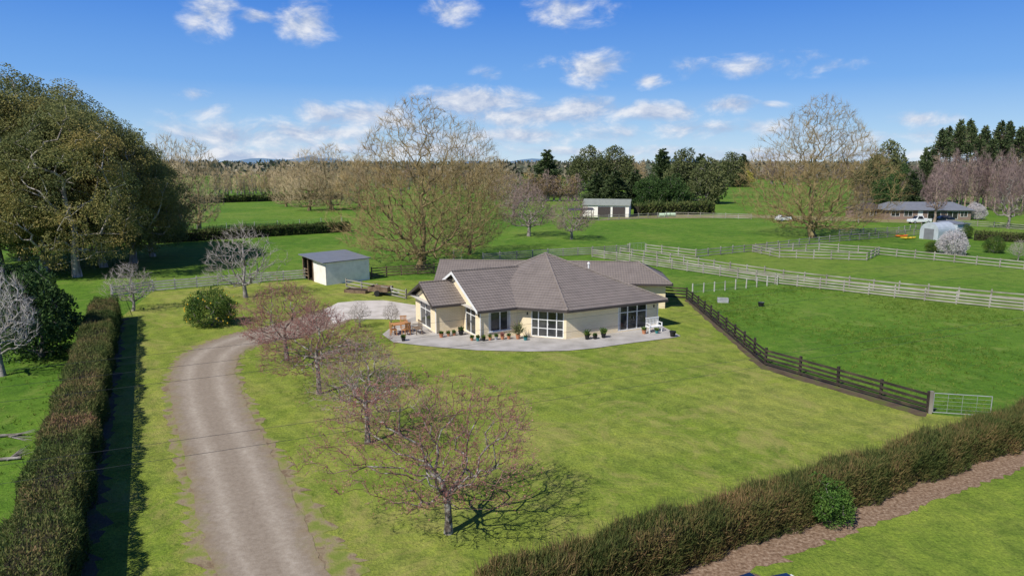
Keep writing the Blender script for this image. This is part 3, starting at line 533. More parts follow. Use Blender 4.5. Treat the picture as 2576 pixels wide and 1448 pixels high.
def gable(label,name,c,ang,lx,ly,h,rise,wm,rm,cat,doors=(),wins=(),over=.4,group=None,hip=0):
    r=thing(name,label,cat,c,rot=ang,local=True,group=group); w=MB(); x,y=lx/2,ly/2
    w.prism([(-x,-y),(x,-y),(x,y),(-x,y)],0,h)
    if not hip:
        w.poly([(-x,-y,h),(-x,y,h),(-x,0,h+rise)][::-1]); w.poly([(x,-y,h),(x,y,h),(x,0,h+rise)])
    w.build('wall',wm,r); o=over; t=.12; k=rise/y; ze=h-o*k; zr=h+rise; rf=MB()
    for s in (-1,1):
        a=[(-x-o,s*(y+o),ze),(x+o,s*(y+o),ze),(x+o-hip,0,zr),(-x-o+hip,0,zr)]; rf.add([Vector(p)+Vector((0,0,.02)) for p in a]+[Vector(p)+Vector((0,0,t)) for p in a],[(0,1,2,3),(4,5,6,7),(0,1,5,4),(1,2,6,5),(3,0,4,7)])
    if hip:
        for s in (-1,1): rf.poly([(s*(x+o),-y-o,ze+t),(s*(x+o),y+o,ze+t),(s*(x+o-hip),0,zr+t)])
    rf.build('roof',rm,r)
    for (x0,x1,z0,z1,m) in doors:
        d=MB().box((x0,-y-.03,z0),(x1-x0,0,0),(0,.028,0),(0,0,z1-z0)).build('door',m,r); fr=MB()
        fr.box((x0-.08,-y-.05,z0),(.08,0,0),(0,.05,0),(0,0,z1-z0+.08)); fr.box((x1,-y-.05,z0),(.08,0,0),(0,.05,0),(0,0,z1-z0+.08)); fr.box((x0,-y-.05,z1),(x1-x0,0,0),(0,.05,0),(0,0,.08)); fr.build('frame','white',d)
    for (x0,x1,z0,z1) in wins:
        fr=MB(); q=.06
        for b in ((x0,x0+q,z0,z1),(x1-q,x1,z0,z1),(x0+q,x1-q,z0,z0+q),(x0+q,x1-q,z1-q,z1),((x0+x1)/2-.03,(x0+x1)/2+.03,z0+q,z1-q)): fr.box((b[0],-y-.06,b[2]),(b[1]-b[0],0,0),(0,.058,0),(0,0,b[3]-b[2]))
        f_=fr.build('window','white',r); MB().box((x0+.03,-y-.03,z0+.03),(x1-x0-.06,0,0),(0,.025,0),(0,0,z1-z0-.06)).build('pane','glass',f_)
    return r
c=G(1532,546); c.y+=3.5
gable('white double garage with two dark roller doors in the middle distance','garage',c,radians(-14),11.6,7,3.0,1.3,'whiteiron','greenroof','garage',doors=[(-2.0,1.2,.0,2.6,'fascia'),(1.7,4.9,.0,2.6,'fascia')],over=.3)
c=G(1465,552); lean=thing('lean_to_shed','low open lean to beside the white double garage','shed',c); 
lw=MB(); [lw.cbox((c.x+dx,c.y+dy,-.05),.15,.15,2.2) for dx in (-3,0,2.6) for dy in (0,4)]; lw.build('post','brownwood',lean); MB().box((c.x-3.3,c.y-.3,2.1),(6.2,0,.2),(0,4.8,.2),(0,0,.08)).build('roof','fascia',lean)
c=G(2335,553); c.y+=4
gable('low brown brick neighbour house with dark roof at right','house',c,radians(-4),20,8,2.5,1.5,'redbrick','darkroof','house',doors=[(-2.2,-1.2,0,2.1,'white')],wins=[(-8.5,-6.5,.8,2.1),(-5.5,-3.5,.8,2.1),(0,3,.3,2.1),(4.5,7,.3,2.1),(7.5,9.2,.8,2.1)],hip=3,over=.6)
c=G(2232,556); c.y+=10
gable('brick wing with brown roof at the left of the neighbour house','house',c,radians(20),7,6,2.4,1.3,'redbrick','roofd','house',wins=[(-2,0,.8,2.0)],hip=2.6)
c=G(2365,600); ar=thing('arched_shed','silver arched garden shed with rounded roof at right','shed',c,rot=radians(24),local=True)
prof=[(-1.7,0),(-1.7,1.5)]+[(-1.7*cos(t),1.5+1.5*sin(t)) for t in [pi*k/12 for k in range(1,12)]]+[(1.7,1.5),(1.7,0)]
m=MB(); n=len(prof); m.add([(-3.2,p[0],p[1]) for p in prof]+[(1.5,p[0],p[1]) for p in prof],[(i,i+1,n+i+1,n+i) for i in range(n-1)]+[tuple(range(n)),tuple(reversed(range(n,2*n)))]); m.build('arched_wall','silver',ar)
MB().box((-3.24,-.9,0),(0,1.8,0),(.03,0,0),(0,0,1.9)).build('door','darkroof',ar)
MB().prism([(1.6,-1.8),(5.0,-1.8),(5.0,1.8),(1.6,1.8)],0,2.6).build('annex','silver',ar); MB().box((1.5,-2,2.6),(3.7,0,0),(0,4,.3),(0,0,.1)).build('roof','darkroof',ar)
# ------------------------------------------------------------ vehicles
def car(label,loc,ang,paint,ute=False,cat='car'):
    r=thing('pickup_truck' if ute else 'parked_car',label,cat,loc,rot=ang,local=True); b=MB(); L=4.9 if ute else 4.4; hw=.88
    lower=[(-L/2,.35),(-L/2,.85),(-L/2+.1,.95),(L/2-1.2,.97),(L/2-.15,.82),(L/2,.6),(L/2,.35)]
    if ute: lower=[(-L/2,.45),(-L/2,1.02),(L/2-1.3,1.05),(L/2-.1,.95),(L/2,.75),(L/2,.4)]
    n=len(lower); ys=[-hw,-hw+.08,hw-.08,hw]; vs=[]
    for j,y in enumerate(ys):
        k=.96 if j in (0,3) else 1; vs+=[(x*k,y,z if k==1 else z-.04*(z>.6)) for x,z in lower]
    fs=[]
    for j in range(3): fs+=[(j*n+i,j*n+(i+1)%n,(j+1)*n+(i+1)%n,(j+1)*n+i) for i in range(n)]
    fs+=[tuple(reversed(range(n))),tuple(range(3*n,4*n))]; b.add(vs,fs)
    if ute: cab=[(-.6,1.03),(-.45,1.72),(.75,1.72),(1.35,1.05)]
    else: cab=[(-L/2+.25,.93),(-L/2+.75,1.38),(-.5,1.47),(.3,1.44),(1.1,.95)]
    m=len(cab); vs=[]
    for y,sh_ in ((-hw+.06,0),(-hw+.22,1),(-.3,2),(.3,2),(hw-.22,1),(hw-.06,0)):
        for x,z in cab:
            vs.append((x,y,z+(.03 if sh_==2 and z>1.2 else 0) if sh_ else min(z,1.0)))
    fs=[]
    for j in range(5): fs+=[(j*m+i,j*m+i+1,(j+1)*m+i+1,(j+1)*m+i) for i in range(m-1)]
    b.add(vs,fs); 
    if ute: b.box((-L/2+.05,-hw+.02,1.0),(1.7,0,0),(0,.05,0),(0,0,.12)); b.box((-L/2+.05,hw-.07,1.0),(1.7,0,0),(0,.05,0),(0,0,.12))
    b.build('body',paint,r)
    z1=1.68 if ute else 1.36
    for s in (-1,1):
        g_=MB(); x0,x1=(cab[0][0]+.15,cab[-1][0]-.3); g_.poly([(x0,s*(hw-.05),1.06),(x1,s*(hw-.05),1.06),(x1-.35,s*(hw-.2),z1),(x0+.3,s*(hw-.2),z1)]); g_.build('side_window','glass',r)
    a,b_=cab[-1],cab[-2]; nx=.02; MB().poly([(a[0]+nx-.05,-hw+.2,a[1]+.06),(a[0]+nx-.05,hw-.2,a[1]+.06),(b_[0]+.08,hw-.28,b_[1]+.0),(b_[0]+.08,-hw+.28,b_[1]+.0)]).build('windscreen','glass',r)
    for x in (-L/2+.85,L/2-.85):
        for s in (-1,1):
            t=MB().tube((x,s*(hw-.18),.33),(x,s*(hw+.02),.33),.33,n=16).build('wheel','tyre',r); MB().tube((x,s*(hw+.0),.33),(x,s*(hw+.03),.33),.19,n=10).build('rim','galv',t)
    for s in (-1,1): MB().box((L/2-.12,s*.6-.15,.62),(.12,0,0),(0,.3,0),(0,0,.14)).build('headlight','lamp',r)
    return r
p=G(1852,1440,1.47); car('dark blue car parked under the right hedge, only its roof showing',(p.x+.45,p.y-.64,0),radians(27.5),'carblue')
p=G(2312,562); car('white pickup truck parked before the neighbour house',p,radians(185),'carwhite',True,'pickup truck')
p=G(2385,560); car('dark car parked right of the white pickup truck',(p.x,p.y+2,0),radians(170),'carblue')
p=G(1975,556); car('white car parked behind the large bare tree at right',p,radians(10),'carwhite')
# ------------------------------------------------------------ hedges
def hedge(label,a,b,w,h,mleaf,dens,ln,wd,seed,up=.8,name='hedge',lump=.12,jit=.45,sh=.07,sl=3):
    a=Vector(a);b=Vector(b); rs=np.random.RandomState(seed); d=(b-a).normalized(); n=Vector((d.y,-d.x,0)); L=(b-a).length
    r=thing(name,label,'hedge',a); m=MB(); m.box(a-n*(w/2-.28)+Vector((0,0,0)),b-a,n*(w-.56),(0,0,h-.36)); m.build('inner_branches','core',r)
    per=2*h+w; N_=int(L*per*dens); s=rs.rand(N_)*L; q=rs.rand(N_)*per; side=np.where(q<h,-1,np.where(q<h+w,0,1)); z=np.where(side==-1,q,np.where(side==1,q-h-w,h)); x=np.where(side==0,q-h-w/2,side*w/2)
    ph=rs.rand(6)*6.28; bump=lump*(np.sin(s*1.3+ph[0]+z)+.6*np.sin(s*3.1+ph[1]+x*2)+.4*np.sin(s*7+ph[2]+z*3)+.3*np.sin(s*13+x*9+z*7)); dep=rs.rand(N_)**2*.3
    nx=side.astype(float); nz=(side==0).astype(float); off=bump*.6-dep; x=x+nx*off; z=z+nz*(off+lump*.5*np.sin(s*.8+ph[3])); z=np.maximum(z,.02)
    sh_=np.clip((np.abs(x)-(w/2-.3))/.3,0,1)*nz; z=z-sh_*.22; sh2=np.clip((z-(h-.4))/.4,0,1)*np.abs(nx); x=x-np.sign(x)*sh2*.2
    A=np.array(a);D=np.array(d);Nn=np.array(n); C=s[:,None]*D+x[:,None]*Nn+z[:,None]*np.array([[0,0,1.]])
    Dd=nx[:,None]*Nn*.7+np.array([[0,0,up]]); V,Fq=cards(rs,C,Dd,ln,wd,jit)
    k=rs.choice(N_,int(N_*sh)); V2,F2=cards(rs,C[k],Dd[k]+np.array([[0,0,.8]]),ln*sl,wd*.55,.25)
    ob=bpy.data.objects.new('foliage',npmesh('foliage',np.concatenate([V,V2]),[Fq,F2+len(V)],mleaf)); COL.objects.link(ob); ob.parent=r; return r
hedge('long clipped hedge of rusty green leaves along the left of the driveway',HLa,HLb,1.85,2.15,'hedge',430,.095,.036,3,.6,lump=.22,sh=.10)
hedge('bushy rust brown hedge crossing the lower right corner',HRa-rd*1.2,HRb+rd*6,1.3,1.55,'hedge_r',780,.16,.022,4,1.3,lump=.2,jit=.35,sh=.14,sl=3)
hedge('clipped dark hedge across the far left paddock',G(385,612),G(880,582),1.6,1.8,'hedge_g',40,.3,.16,5)
hedge('clipped green hedge in the garden at the right edge',G(2450,604),G(2640,612),1.4,1.5,'hedge_g',60,.22,.13,6)
hedge('low hedge right of the white double garage',G(1600,543),G(1790,537),3,2.8,'hedge_g',18,.5,.25,7,lump=.4)
hedge('far hedge line at the end of the left fields',G(480,512),G(860,500),3,2.0,'hedge_g',8,.7,.4,8,lump=.4)
# ------------------------------------------------------------ trees
dome=[(.05,.55),(.15,.85),(.3,1.0),(.5,.97),(.7,.78),(.85,.5),(1.0,.12)]
spire=[(.06,.5),(.15,.85),(.3,1.0),(.45,.98),(.6,.8),(.75,.58),(.9,.32),(1.0,.08)]
pBig=bare_proto('big_bare',21,21.6,21.5,spire,5200,stem(9,7,.18,2),1,.0078,.475,(5,1.1,.0135,.35,.35,.2),'bark_gold','twig_gold',bf=.26,thr=.004,lob=.16,hole=7)
pBig2=bare_proto('big_bare_b',35,21.6,21.5,dome,4200,stem(8,7,.2,5),1,.008,.475,(4,1.1,.0135,.35,.4,.2),'bark_gold','twig_gold',bf=.26,thr=.004,lob=.13,hole=7)
pPop=bare_proto('poplar',41,14,5,[(.12,.5),(.4,1),(.7,.75),(1,.15)],420,stem(12,8,.06,1),1,.018,.42,(5,1.2,.02,.25,.6),'bark_grey','twig_pale',bf=.5,thr=.03)
pWil=bare_proto('willow',44,14,12,dome,1500,stem(5,5,.15,3),1,.010,.49,(5,1.1,.016,.35,.4,.2),'bark_gold','twig_pale',bf=.24,thr=.012,hole=4)
umb=[(.27,.5),(.36,.9),(.5,1.0),(.68,.88),(.84,.55),(1.0,.12)]
def cherry(i,H,W,tr,k0,n,prof=umb,off=(0,0),hole=4,N=1500,m='twig_cherry',b='bud'): return bare_proto('cherry',100+i,H,W,prof,N,tr,k0,.0038,.47,(4,.44,.0038,.55,.1,.3),'bark_cherry',m,bf=.3,thr=.014,buds=(n,.042,b),lob=.22,off=off,hole=hole,tc=5)
pC1=cherry(1,6.3,7.2,[(0,0,-.1),(.02,0,.5),(0,0,1.0),(-.04,0,1.45),(-.18,.02,1.9),(-.45,.05,2.35),(-.78,.08,2.75),(-.92,.1,3.3),(-.95,.12,4.0)],3,13000,off=(-.7,.2),N=1900,hole=8)
pC2=cherry(5,5.4,5.6,[(0,0,-.1),(.02,0,.7),(.05,0,1.4),(.0,.05,2.0),(.05,0,2.6)],3,5000,N=1350,m='twig_lichen',hole=6)
pC3=cherry(9,5.4,6.6,[(0,0,-.1),(-.02,0,.7),(.0,0,1.4),(.1,.05,2.0),(.1,0,2.6)],3,10000,N=1550,hole=6)
pC4=cherry(14,5.2,6.4,[(0,0,-.1),(.02,0,.7),(.06,0,1.3),(.0,.05,2.0)],2,10000,N=1500,hole=6)
pSm=bare_proto('small_bare',61,4.5,4.2,[(.25,.5),(.45,1),(.7,.9),(1,.3)],700,stem(1.6,4,.04,2),2,.0055,.46,(4,.42,.006,.45,.25,.2),'bark_grey','twig_grey',thr=.03)
pWal=bare_proto('walnut',63,8.5,8,[(.15,.4),(.35,1),(.6,.95),(.85,.6),(1,.15)],650,stem(3.5,5,.08,4),1,.011,.44,(3,.75,.011,.4,.3,.2),'bark_grey','twig_grey',thr=.03,hole=4)
pMid=bare_proto('mid_bare',67,9,9,[(.2,.6),(.4,1),(.65,.9),(.88,.5),(1,.15)],1100,stem(3,4,.1,6),2,.009,.46,(6,.75,.012,.45,.25,.2),'bark_grey','twig_purple',thr=.02,hole=3)
pTall=bare_proto('tall_bare',68,14,7,[(.25,.5),(.45,1),(.7,.8),(1,.15)],800,stem(9,6,.1,6),2,.012,.45,(6,1.0,.018,.35,.5,.2),'bark_brown','twig_mauve',thr=.02,hole=2,bf=.4)
gum=[(.10,.45),(.2,.78),(.35,.97),(.5,1.0),(.7,.92),(.86,.68),(1.0,.25)]
pE1=leaf_proto('gum',71,23,16,gum,450,stem(13,7,.3,7),2,.028,'leaf_euc','bark_euc',190,1.35,.22,-.6,lob=.16,shell=.9,hole=3)
pE2=leaf_proto('gum_b',75,23,16,gum,430,stem(12,7,.35,9),2,.028,'leaf_euc','bark_euc',190,1.45,.22,-.6,lob=.17,shell=.9,hole=3)
rnd=[(.06,.6),(.25,1.0),(.55,.98),(.8,.7),(1.0,.2)]
pR=leaf_proto('round',81,13,12,rnd,200,stem(7,5,.2,3),1,.03,'leaf_olive','bark_grey',70,1.35,.5,0,lob=.15,shell=.9)
pD=leaf_proto('dense',83,10,9,rnd,170,stem(5,4,.2,3),1,.03,'leaf_dark','bark_grey',110,1.15,.34,.3,lob=.22,shell=.9,hole=3)
pPine=pine_proto('pine',85,22,6.0,'leaf_pine','bark_brown',.70,2200,.75,1.0)
pCon=pine_proto('conifer',86,11,6.5,'leaf_pine','bark_grey',.03,12000,.5,1.0)
pCit=leaf_proto('citrus',88,4.0,5.0,[(.08,.75),(.35,1.0),(.7,.85),(1.0,.3)],170,stem(1.6,4,.05,3),1,.012,'leaf_citrus','bark_grey',110,.55,.13,.2,lob=.08,shell=.9)
pShr=leaf_proto('shrub',89,1.9,1.9,[(.08,.75),(.35,1.0),(.7,.85),(1.0,.3)],120,stem(.8,4,.03,3),1,.008,'leaf_green','bark_grey',130,.28,.07,.2,lob=.1,shell=.9)
plant(pC1,'cherry_tree','nearest budding cherry tree leaning over the lawn at bottom centre','tree',G(1128,1340),rot=0)
plant(pC2,'cherry_tree','cherry tree with grey lichened twigs, second nearest beside the driveway','tree',G(925,1115),h=5.5,w=5.8,rot=1.0)
plant(pC3,'cherry_tree','third cherry tree from the front with a straight scaly trunk','tree',G(803,990),h=5.7,w=6.8,rot=2.0)
plant(pC4,'cherry_tree','farthest cherry tree of the driveway row nearest the turning pad','tree',G(722,905),h=5.8,w=7.4,rot=3.4)
plant(pShr,'green_shrub','bright green shrub growing out of the right hedge','shrub',HRa+rd*12.6-rn*.55,h=1.75,w=1.9)
for i,(x,y,h,lab) in enumerate([(905,824,2.3,'tiny bare fruit tree below the turning pad, left one'),(985,818,2.1,'tiny bare fruit tree below the right end of the turning pad')]):
    plant(pSm,'fruit_tree',lab,'tree',G(x,y),h=h,w=h*.85)
plant_px(pSm,'bare_tree','small round bare tree at the far end of the left hedge','tree',335,782,655,130)
plant_px(pWal,'bare_tree','open bare walnut tree before the rail fence left of the shelter','tree',618,748,552,200)
plant_px(pSm,'bare_tree','pale twiggy shrub tree at the left edge beside the dark shrub','tree',8,945,650,230,mats={'crown':'twig_white'})
ct=plant_px(pCit,'citrus_tree','round citrus tree with orange fruit on the lawn','tree',535,818,718,125); 
rs=np.random.RandomState(5); fm=MB()
for i in range(40):
    a=rs.uniform(0,6.28); z=rs.uniform(.4,3.2); R_=2.5*math.sqrt(max(.1,1-((z-1.5)/2.6)**2)); c_=Vector((cos(a)*R_,sin(a)*R_,z)); fm.lathe(c_,[(.02,-.06),(.05,-.04),(.062,0),(.05,.04),(.02,.06)],8)
ob=fm.build('fruit','fruit',None); ob.parent=ct; ob.location=(0,0,0)
for px,py,h,w_,pr,lab in [(195,696,20,15,pE1,'tall gum tree with pale trunk, right one of the front gum pair'),(112,684,22,16,pE2,'tall gum tree just left of the pale trunked gum'),(262,672,20.5,15,pE2,'gum tree filling behind the pale trunk'),(335,662,18.5,14,pE1,'gum tree at the right end of the gum clump'),(385,645,15.5,12,pE2,'lowest gum tree at the right edge of the clump'),(0,684,23,17,pE1,'gum tree at the left frame edge'),(60,655,26,19,pE2,'tallest gum tree rising at the back of the clump'),(200,645,24,18,pE1,'gum tree at the middle back of the clump'),(-150,700,23,18,pE2,'gum tree beyond the left frame edge')]:
    plant(pr,'gum_tree',lab,'tree',G(px,py),h=h,w=w_)
plant_px(pD,'evergreen_shrub','dark evergreen shrub mass behind the left hedge','shrub',105,895,665,190)
plant_px(pD,'evergreen_shrub','dark evergreen shrub at the left frame edge','shrub',-10,840,660,200)
plant_px(pBig,'bare_tree','huge golden twigged bare tree behind the house','tree',1055,676,228,440,rot=.4)
plant_px(pBig2,'bare_tree','broad bare tree just right of the huge bare tree','tree',1180,640,290,190,rot=2.0)
plant_px(pBig,'bare_tree','large dome shaped bare tree in the right paddock','tree',2045,597,228,355,rot=2.9)
plant_px(pMid,'bare_tree','brown bare orchard tree in the middle paddock, left one','tree',1330,594,455,160)
plant_px(pMid,'bare_tree','brown bare orchard tree in front of the garage lean to','tree',1437,602,485,130)
plant_px(pMid,'bare_tree','low bare tree behind the orchard trees beside the garage','tree',1290,545,430,140)
for px,pb,pt,w_,pr,lab in [(500,575,335,150,pWil,'pale bare tree directly right of the gum clump'),(440,600,320,150,pWil,'pale bare tree half hidden behind the gum clump'),(778,530,365,130,pWil,'pale bare willow in the far left field, left one'),(835,528,350,150,pWil,'pale bare willow in the far left field beside the huge tree'),(720,520,400,90,pWil,'small pale willow left of the far field pair'),(905,520,380,130,pWil,'pale willow seen through the huge bare tree'),(1240,500,385,120,pWil,'pale bare tree right of the huge bare tree')]:
    plant_px(pr,'bare_tree',lab,'tree',px,pb,pt,w_,mats={'trunk':'bark_gold'})
rg=random.Random(4)
for i in range(34):
    x=545+i*10+rg.uniform(-4,4); plant_px(pPop,'poplar_tree','bare poplar in the long far row behind the left fields','tree',x,492+rg.uniform(-6,3),420+rg.uniform(-8,10),30,group='far poplar row behind the left fields')
for i in range(18):
    x=900+i*22+rg.uniform(-7,7); plant_px(pPop,'poplar_tree','bare tree in the far band behind the huge bare tree','tree',x,482+rg.uniform(-14,8),418+rg.uniform(-8,8),46,group='far bare trees behind the huge bare tree',mats={'crown':'twig_gold' if i%3 else 'twig_purple'})
for i in range(9):
    x=1545+i*9; plant_px(pPop,'poplar_tree','pale bare poplar in the cluster behind the garage','tree',x,472,388+rg.uniform(-5,12),26,group='pale poplars behind the garage')
for i in range(12):
    x=1300+i*14+rg.uniform(-5,5); plant_px(pPop,'bare_tree','brown bare tree in the far band left of the garage','tree',x,506,430+rg.uniform(-14,10),52,group='brown bare trees left of the garage',mats={'crown':'twig_purple' if i%2 else 'twig_gold'})
for i in range(12):
    x=1800+i*44+rg.uniform(-12,12); plant_px(pPop,'bare_tree','bare tree in the thin far band behind the right paddocks','tree',x,462+rg.uniform(-8,6),408+rg.uniform(-10,8),60,group='far bare trees behind the right paddocks',mats={'crown':'twig_purple' if i%2 else 'twig_gold'})
for x,pb,pt,w_,pr,lab in [(1375,492,378,85,pCon,'dark pine rising left of the garage skyline'),(1480,480,366,90,pR,'olive evergreen tree on the skyline above the garage, left one'),(1545,478,366,100,pR,'olive evergreen tree on the skyline above the garage, right one'),(1500,524,435,75,pCon,'dark conifer directly behind the white garage, left one'),(1545,526,430,80,pCon,'dark conifer directly behind the white garage, middle one'),(1595,524,428,75,pCon,'dark conifer directly behind the white garage, right one'),(1635,530,440,80,pD,'dark bushy evergreen right of the garage conifers'),(1690,530,440,85,pD,'dark bushy evergreen in the middle of the garage shelter belt'),(1665,490,375,80,pCon,'tall dark pine behind the bushy evergreens'),(1720,505,372,110,pR,'large grey green gum right of the tall dark pine'),(1775,512,395,95,pR,'grey green gum at the right end of the shelter belt'),(1760,490,388,70,pCon,'dark conifer tucked behind the grey green gums'),(1835,470,382,80,pR,'distant rounded evergreen by the green gap'),(1865,465,388,50,pCon,'distant dark conifer by the green gap'),(2225,500,352,95,pR,'tall olive tree between the big bare tree and the pine row'),(2262,522,415,90,pD,'dark evergreen in front of the tall olive tree'),(2180,505,400,80,pR,'olive tree just right of the large bare tree'),(2225,545,440,80,pD,'dark evergreen behind the neighbour house'),(2318,528,372,60,pCon,'dark full skirted conifer at the left end of the pine row'),(2290,535,430,60,pCon,'short dark conifer behind the neighbour house')]:
    plant_px(pr,'evergreen_tree',lab,'tree',x,pb,pt,w_)
plant_px(pD,'willow_tree','small yellow willow in the green gap','tree',1858,468,420,70,mats={'crown':'leaf_yellow'})
for i in range(26):
    x=2338+i*13+rg.uniform(-5,5); plant_px(pPine,'pine_tree','tall dark topped pine in the dense row behind the neighbour house','tree',x,520+rg.uniform(-14,4),310+rg.uniform(-12,56)+(2420-min(x,2420))*.25,38,group='dense pine row behind the neighbour house')
for i in range(14):
    x=2345+i*22+rg.uniform(-6,6); plant_px(pTall,'bare_tree','tall thin brown bare tree standing among the pine trunks','tree',x,532+rg.uniform(-4,4),372+rg.uniform(-15,25),46,group='brown bare trees along the front of the pine row')
for i,(x,pb,pt,w_,lab) in enumerate([(2350,560,415,80,'mauve bare tree in front of the pine row, left one'),(2535,575,400,120,'mauve bare tree at the right edge before the pine row'),(2160,560,455,60,'brown bare tree beside the neighbour brick wing'),(2295,530,410,60,'mauve bare tree at the left end of the pine row')]):
    plant_px(pTall if i==0 else pMid,'bare_tree',lab,'tree',x,pb,pt,w_,mats={'crown':'twig_mauve'})
for x,pb,pt,w_,mm,lab in [(2395,640,575,70,'blossom','white blossom tree in the right garden'),(2452,552,508,50,'blossom','pink white blossom tree beside the neighbour house'),(2345,634,603,38,'leaf_citrus','small round citrus bush in the right garden'),(2500,636,592,50,'leaf_citrus','larger citrus bush in the right garden'),(2425,600,560,40,'leaf_citrus','green shrub behind the arched shed')]:
    plant_px(pCit,'garden_bush',lab,'shrub',x,pb,pt,w_,mats={'crown':mm})
plant_px(pSm,'bare_tree','small bare tree in the garden at the right edge','tree',2560,655,600,50)
rs=np.random.RandomState(9); C=[]
for k in range(1500):
    D_=rs.uniform(600,1900); x=rs.uniform(-1.0,1.0)*D_*.9; h=rs.uniform(7,16)*(1+.3*(D_>1200)); w_=rs.uniform(8,30); c_=np.array([[x,D_,0]])+rs.randn(60,3)*np.array([[w_*.4,w_*.3,0]]); c_[:,2]=h*rs.rand(60)**.7; C.append(c_)
C=np.concatenate(C); V,Fq=cards(rs,C,rs.randn(len(C),3)+np.array([[0,0,1.5]]),4.5,2.4); ob=bpy.data.objects.new('far_woods',npmesh('far_woods',V,[Fq],'farwood')); COL.objects.link(ob); setp(ob,'distant band of woods and shelter belts along the horizon','woods',None,'stuff')
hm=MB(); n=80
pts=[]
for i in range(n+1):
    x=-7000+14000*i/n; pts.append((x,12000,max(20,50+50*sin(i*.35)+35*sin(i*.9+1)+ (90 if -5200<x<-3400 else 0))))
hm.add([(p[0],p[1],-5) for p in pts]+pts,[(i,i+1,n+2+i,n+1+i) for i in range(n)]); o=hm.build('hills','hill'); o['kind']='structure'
# ------------------------------------------------------------ power lines
for i,(a,b,za,zb) in enumerate([((0,972),(1500,790),8.6,8.6),((0,1010),(1500,822),8.4,8.4),((0,1168),(1920,893),8.0,8.0),((0,1215),(1920,917),7.8,7.8),((0,932),(1500,760),8.8,8.8)]):
    p=G(*a,za);q=G(*b,zb); d=q-p; s=p-d*1.2; e=p+d*2.6; w=MB(); n=40; prev=None
    for k in range(n+1):
        t=k/n; c_=s.lerp(e,t); c_.z-=1.2*(.25-(t-.5)**2)*1.0-.25
        if prev is not None: w.tube(prev,c_,.0036,n=4)
        prev=c_
    o=w.build('power_line','wire',None,loc=s); setp(o,['second overhead power line above the left hedge','third overhead power line from the top','overhead power line crossing above the front lawn','lowest overhead power line crossing the cherry trees','uppermost overhead power line'][i],'power line')
# ------------------------------------------------------------ patio things
def pot(label,px,py,m,r=.2,h=.34,leaf='leaf_citrus',lh=.35,kind='tuft',seed=0):
    r*=.88; h*=.85; lh*=.75
    p=G(px,py,.05); t=thing('flower_pot',label,'pot',p,local=True); rs=np.random.RandomState(seed+int(px))
    MB().lathe((0,0,0),[(r*.7,0),(r*.95,h*.85),(r*1.08,h*.86),(r*1.08,h),(r*.9,h),(r*.88,h*.9)]).build('container',m,t,smooth=False); MB().lathe((0,0,h*.85),[(r*.87,0),(r*.5,.02)]).build('soil','soil',t)
    if leaf:
        n=110; a=rs.rand(n)*6.28; R_=rs.rand(n)*r*.7; C=np.stack([np.cos(a)*R_,np.sin(a)*R_,np.full(n,h*.9)+rs.rand(n)*lh*.5],1); D=np.stack([np.cos(a),np.sin(a),np.full(n,1.5)],1); V,Fq=cards(rs,C,D,lh*.6,.05,.4)
        ob=bpy.data.objects.new('plant',npmesh('plant',V,[Fq],leaf)); COL.objects.link(ob); ob.parent=t
for a in [('black pot alone at the left tip of the patio',1015,857,'black'),('terracotta pot beside the black downpipe at the porch corner',1110,848,'terra'),('small terracotta pot against the porch wall',1128,845,'terra',.15,.25),('long terracotta pot in the middle of the porch wall',1142,843,'terra',.17,.22),('black pot with leafy plant at the right of the porch wall',1160,842,'black',.25,.42,'leaf_dark',.5),('first small terracotta pot below the left sliding door',1187,856,'terra',.15,.24),('teal pot at the corner of the gabled wall',1202,857,'teal',.16,.28),('dark green pot in front of the gabled corner',1217,857,'black',.16,.26),('terracotta pot below the left edge of the front window',1233,855,'terra',.15,.26),('grey pot under the front window',1248,854,'grey',.16,.28),('terracotta pot with red foliage under the front window',1264,853,'terra',.17,.3,'bud',.4),('terracotta pot under the right edge of the front window',1280,852,'terra',.16,.28),('tall terracotta pot with spiky plant left of the french doors',1303,852,'terra',.2,.4,'leaf_olive',1.4),('teal planter directly left of the french doors',1322,855,'teal',.2,.3,'leaf_citrus',.2),('left black pot of the three right of the french doors',1477,853,'black',.22,.4,'leaf_citrus',.6),('middle black pot of the three right of the french doors',1497,852,'black',.2,.34,'leaf_dark',.3),('right black pot of the three with yellow green plant',1518,849,'black',.22,.4,'leaf_citrus',.7),('terracotta pot beside the white garden bench',1620,839,'terra',.2,.36,'leaf_citrus',.4),('small teal pot in front of the white garden bench',1652,838,'teal',.16,.26),('black pot at the right end of the patio',1692,846,'black',.28,.5,None)]:
    pot(*a)
def chair(label,p,ang,m='teak',w=.55):
    r=thing('garden_chair',label,'chair',p,rot=ang,local=True)
    MB().cbox((0,0,.42),w,.5,.04).build('seat',m,r); b=MB()
    for k in range(5): b.cbox((-w/2+.06+k*(w-.12)/4,.25,.48),.06,.03,.5)
    b.cbox((0,.25,.95),w,.04,.07); b.build('backrest',m,r)
    for sx in (-1,1):
        for sy in (-1,1): MB().cbox((sx*(w/2-.04),sy*.22,0),.05,.05,.42 if sy<0 else .48).build('leg',m,r)
        MB().cbox((sx*(w/2-.02),0,.64),.06,.5,.03).build('armrest',m,r)
    return r
p=G(1008,836,.05); tb=thing('garden_table','orange wooden garden table on the left of the patio','table',p,rot=.5,local=True)
MB().cbox((0,0,.7),1.4,.85,.05).build('tabletop','teak',tb)
for sx in (-1,1):
    for sy in (-1,1): MB().cbox((sx*.6,sy*.34,0),.07,.07,.7).build('leg','teak',tb)
chair('orange wooden chair at the left end of the garden table',G(990,842,.05),1.9); chair('orange wooden chair between table and porch',G(1022,842,.05),-2.4); chair('orange wooden chair behind the garden table',G(1016,826,.05),.3)
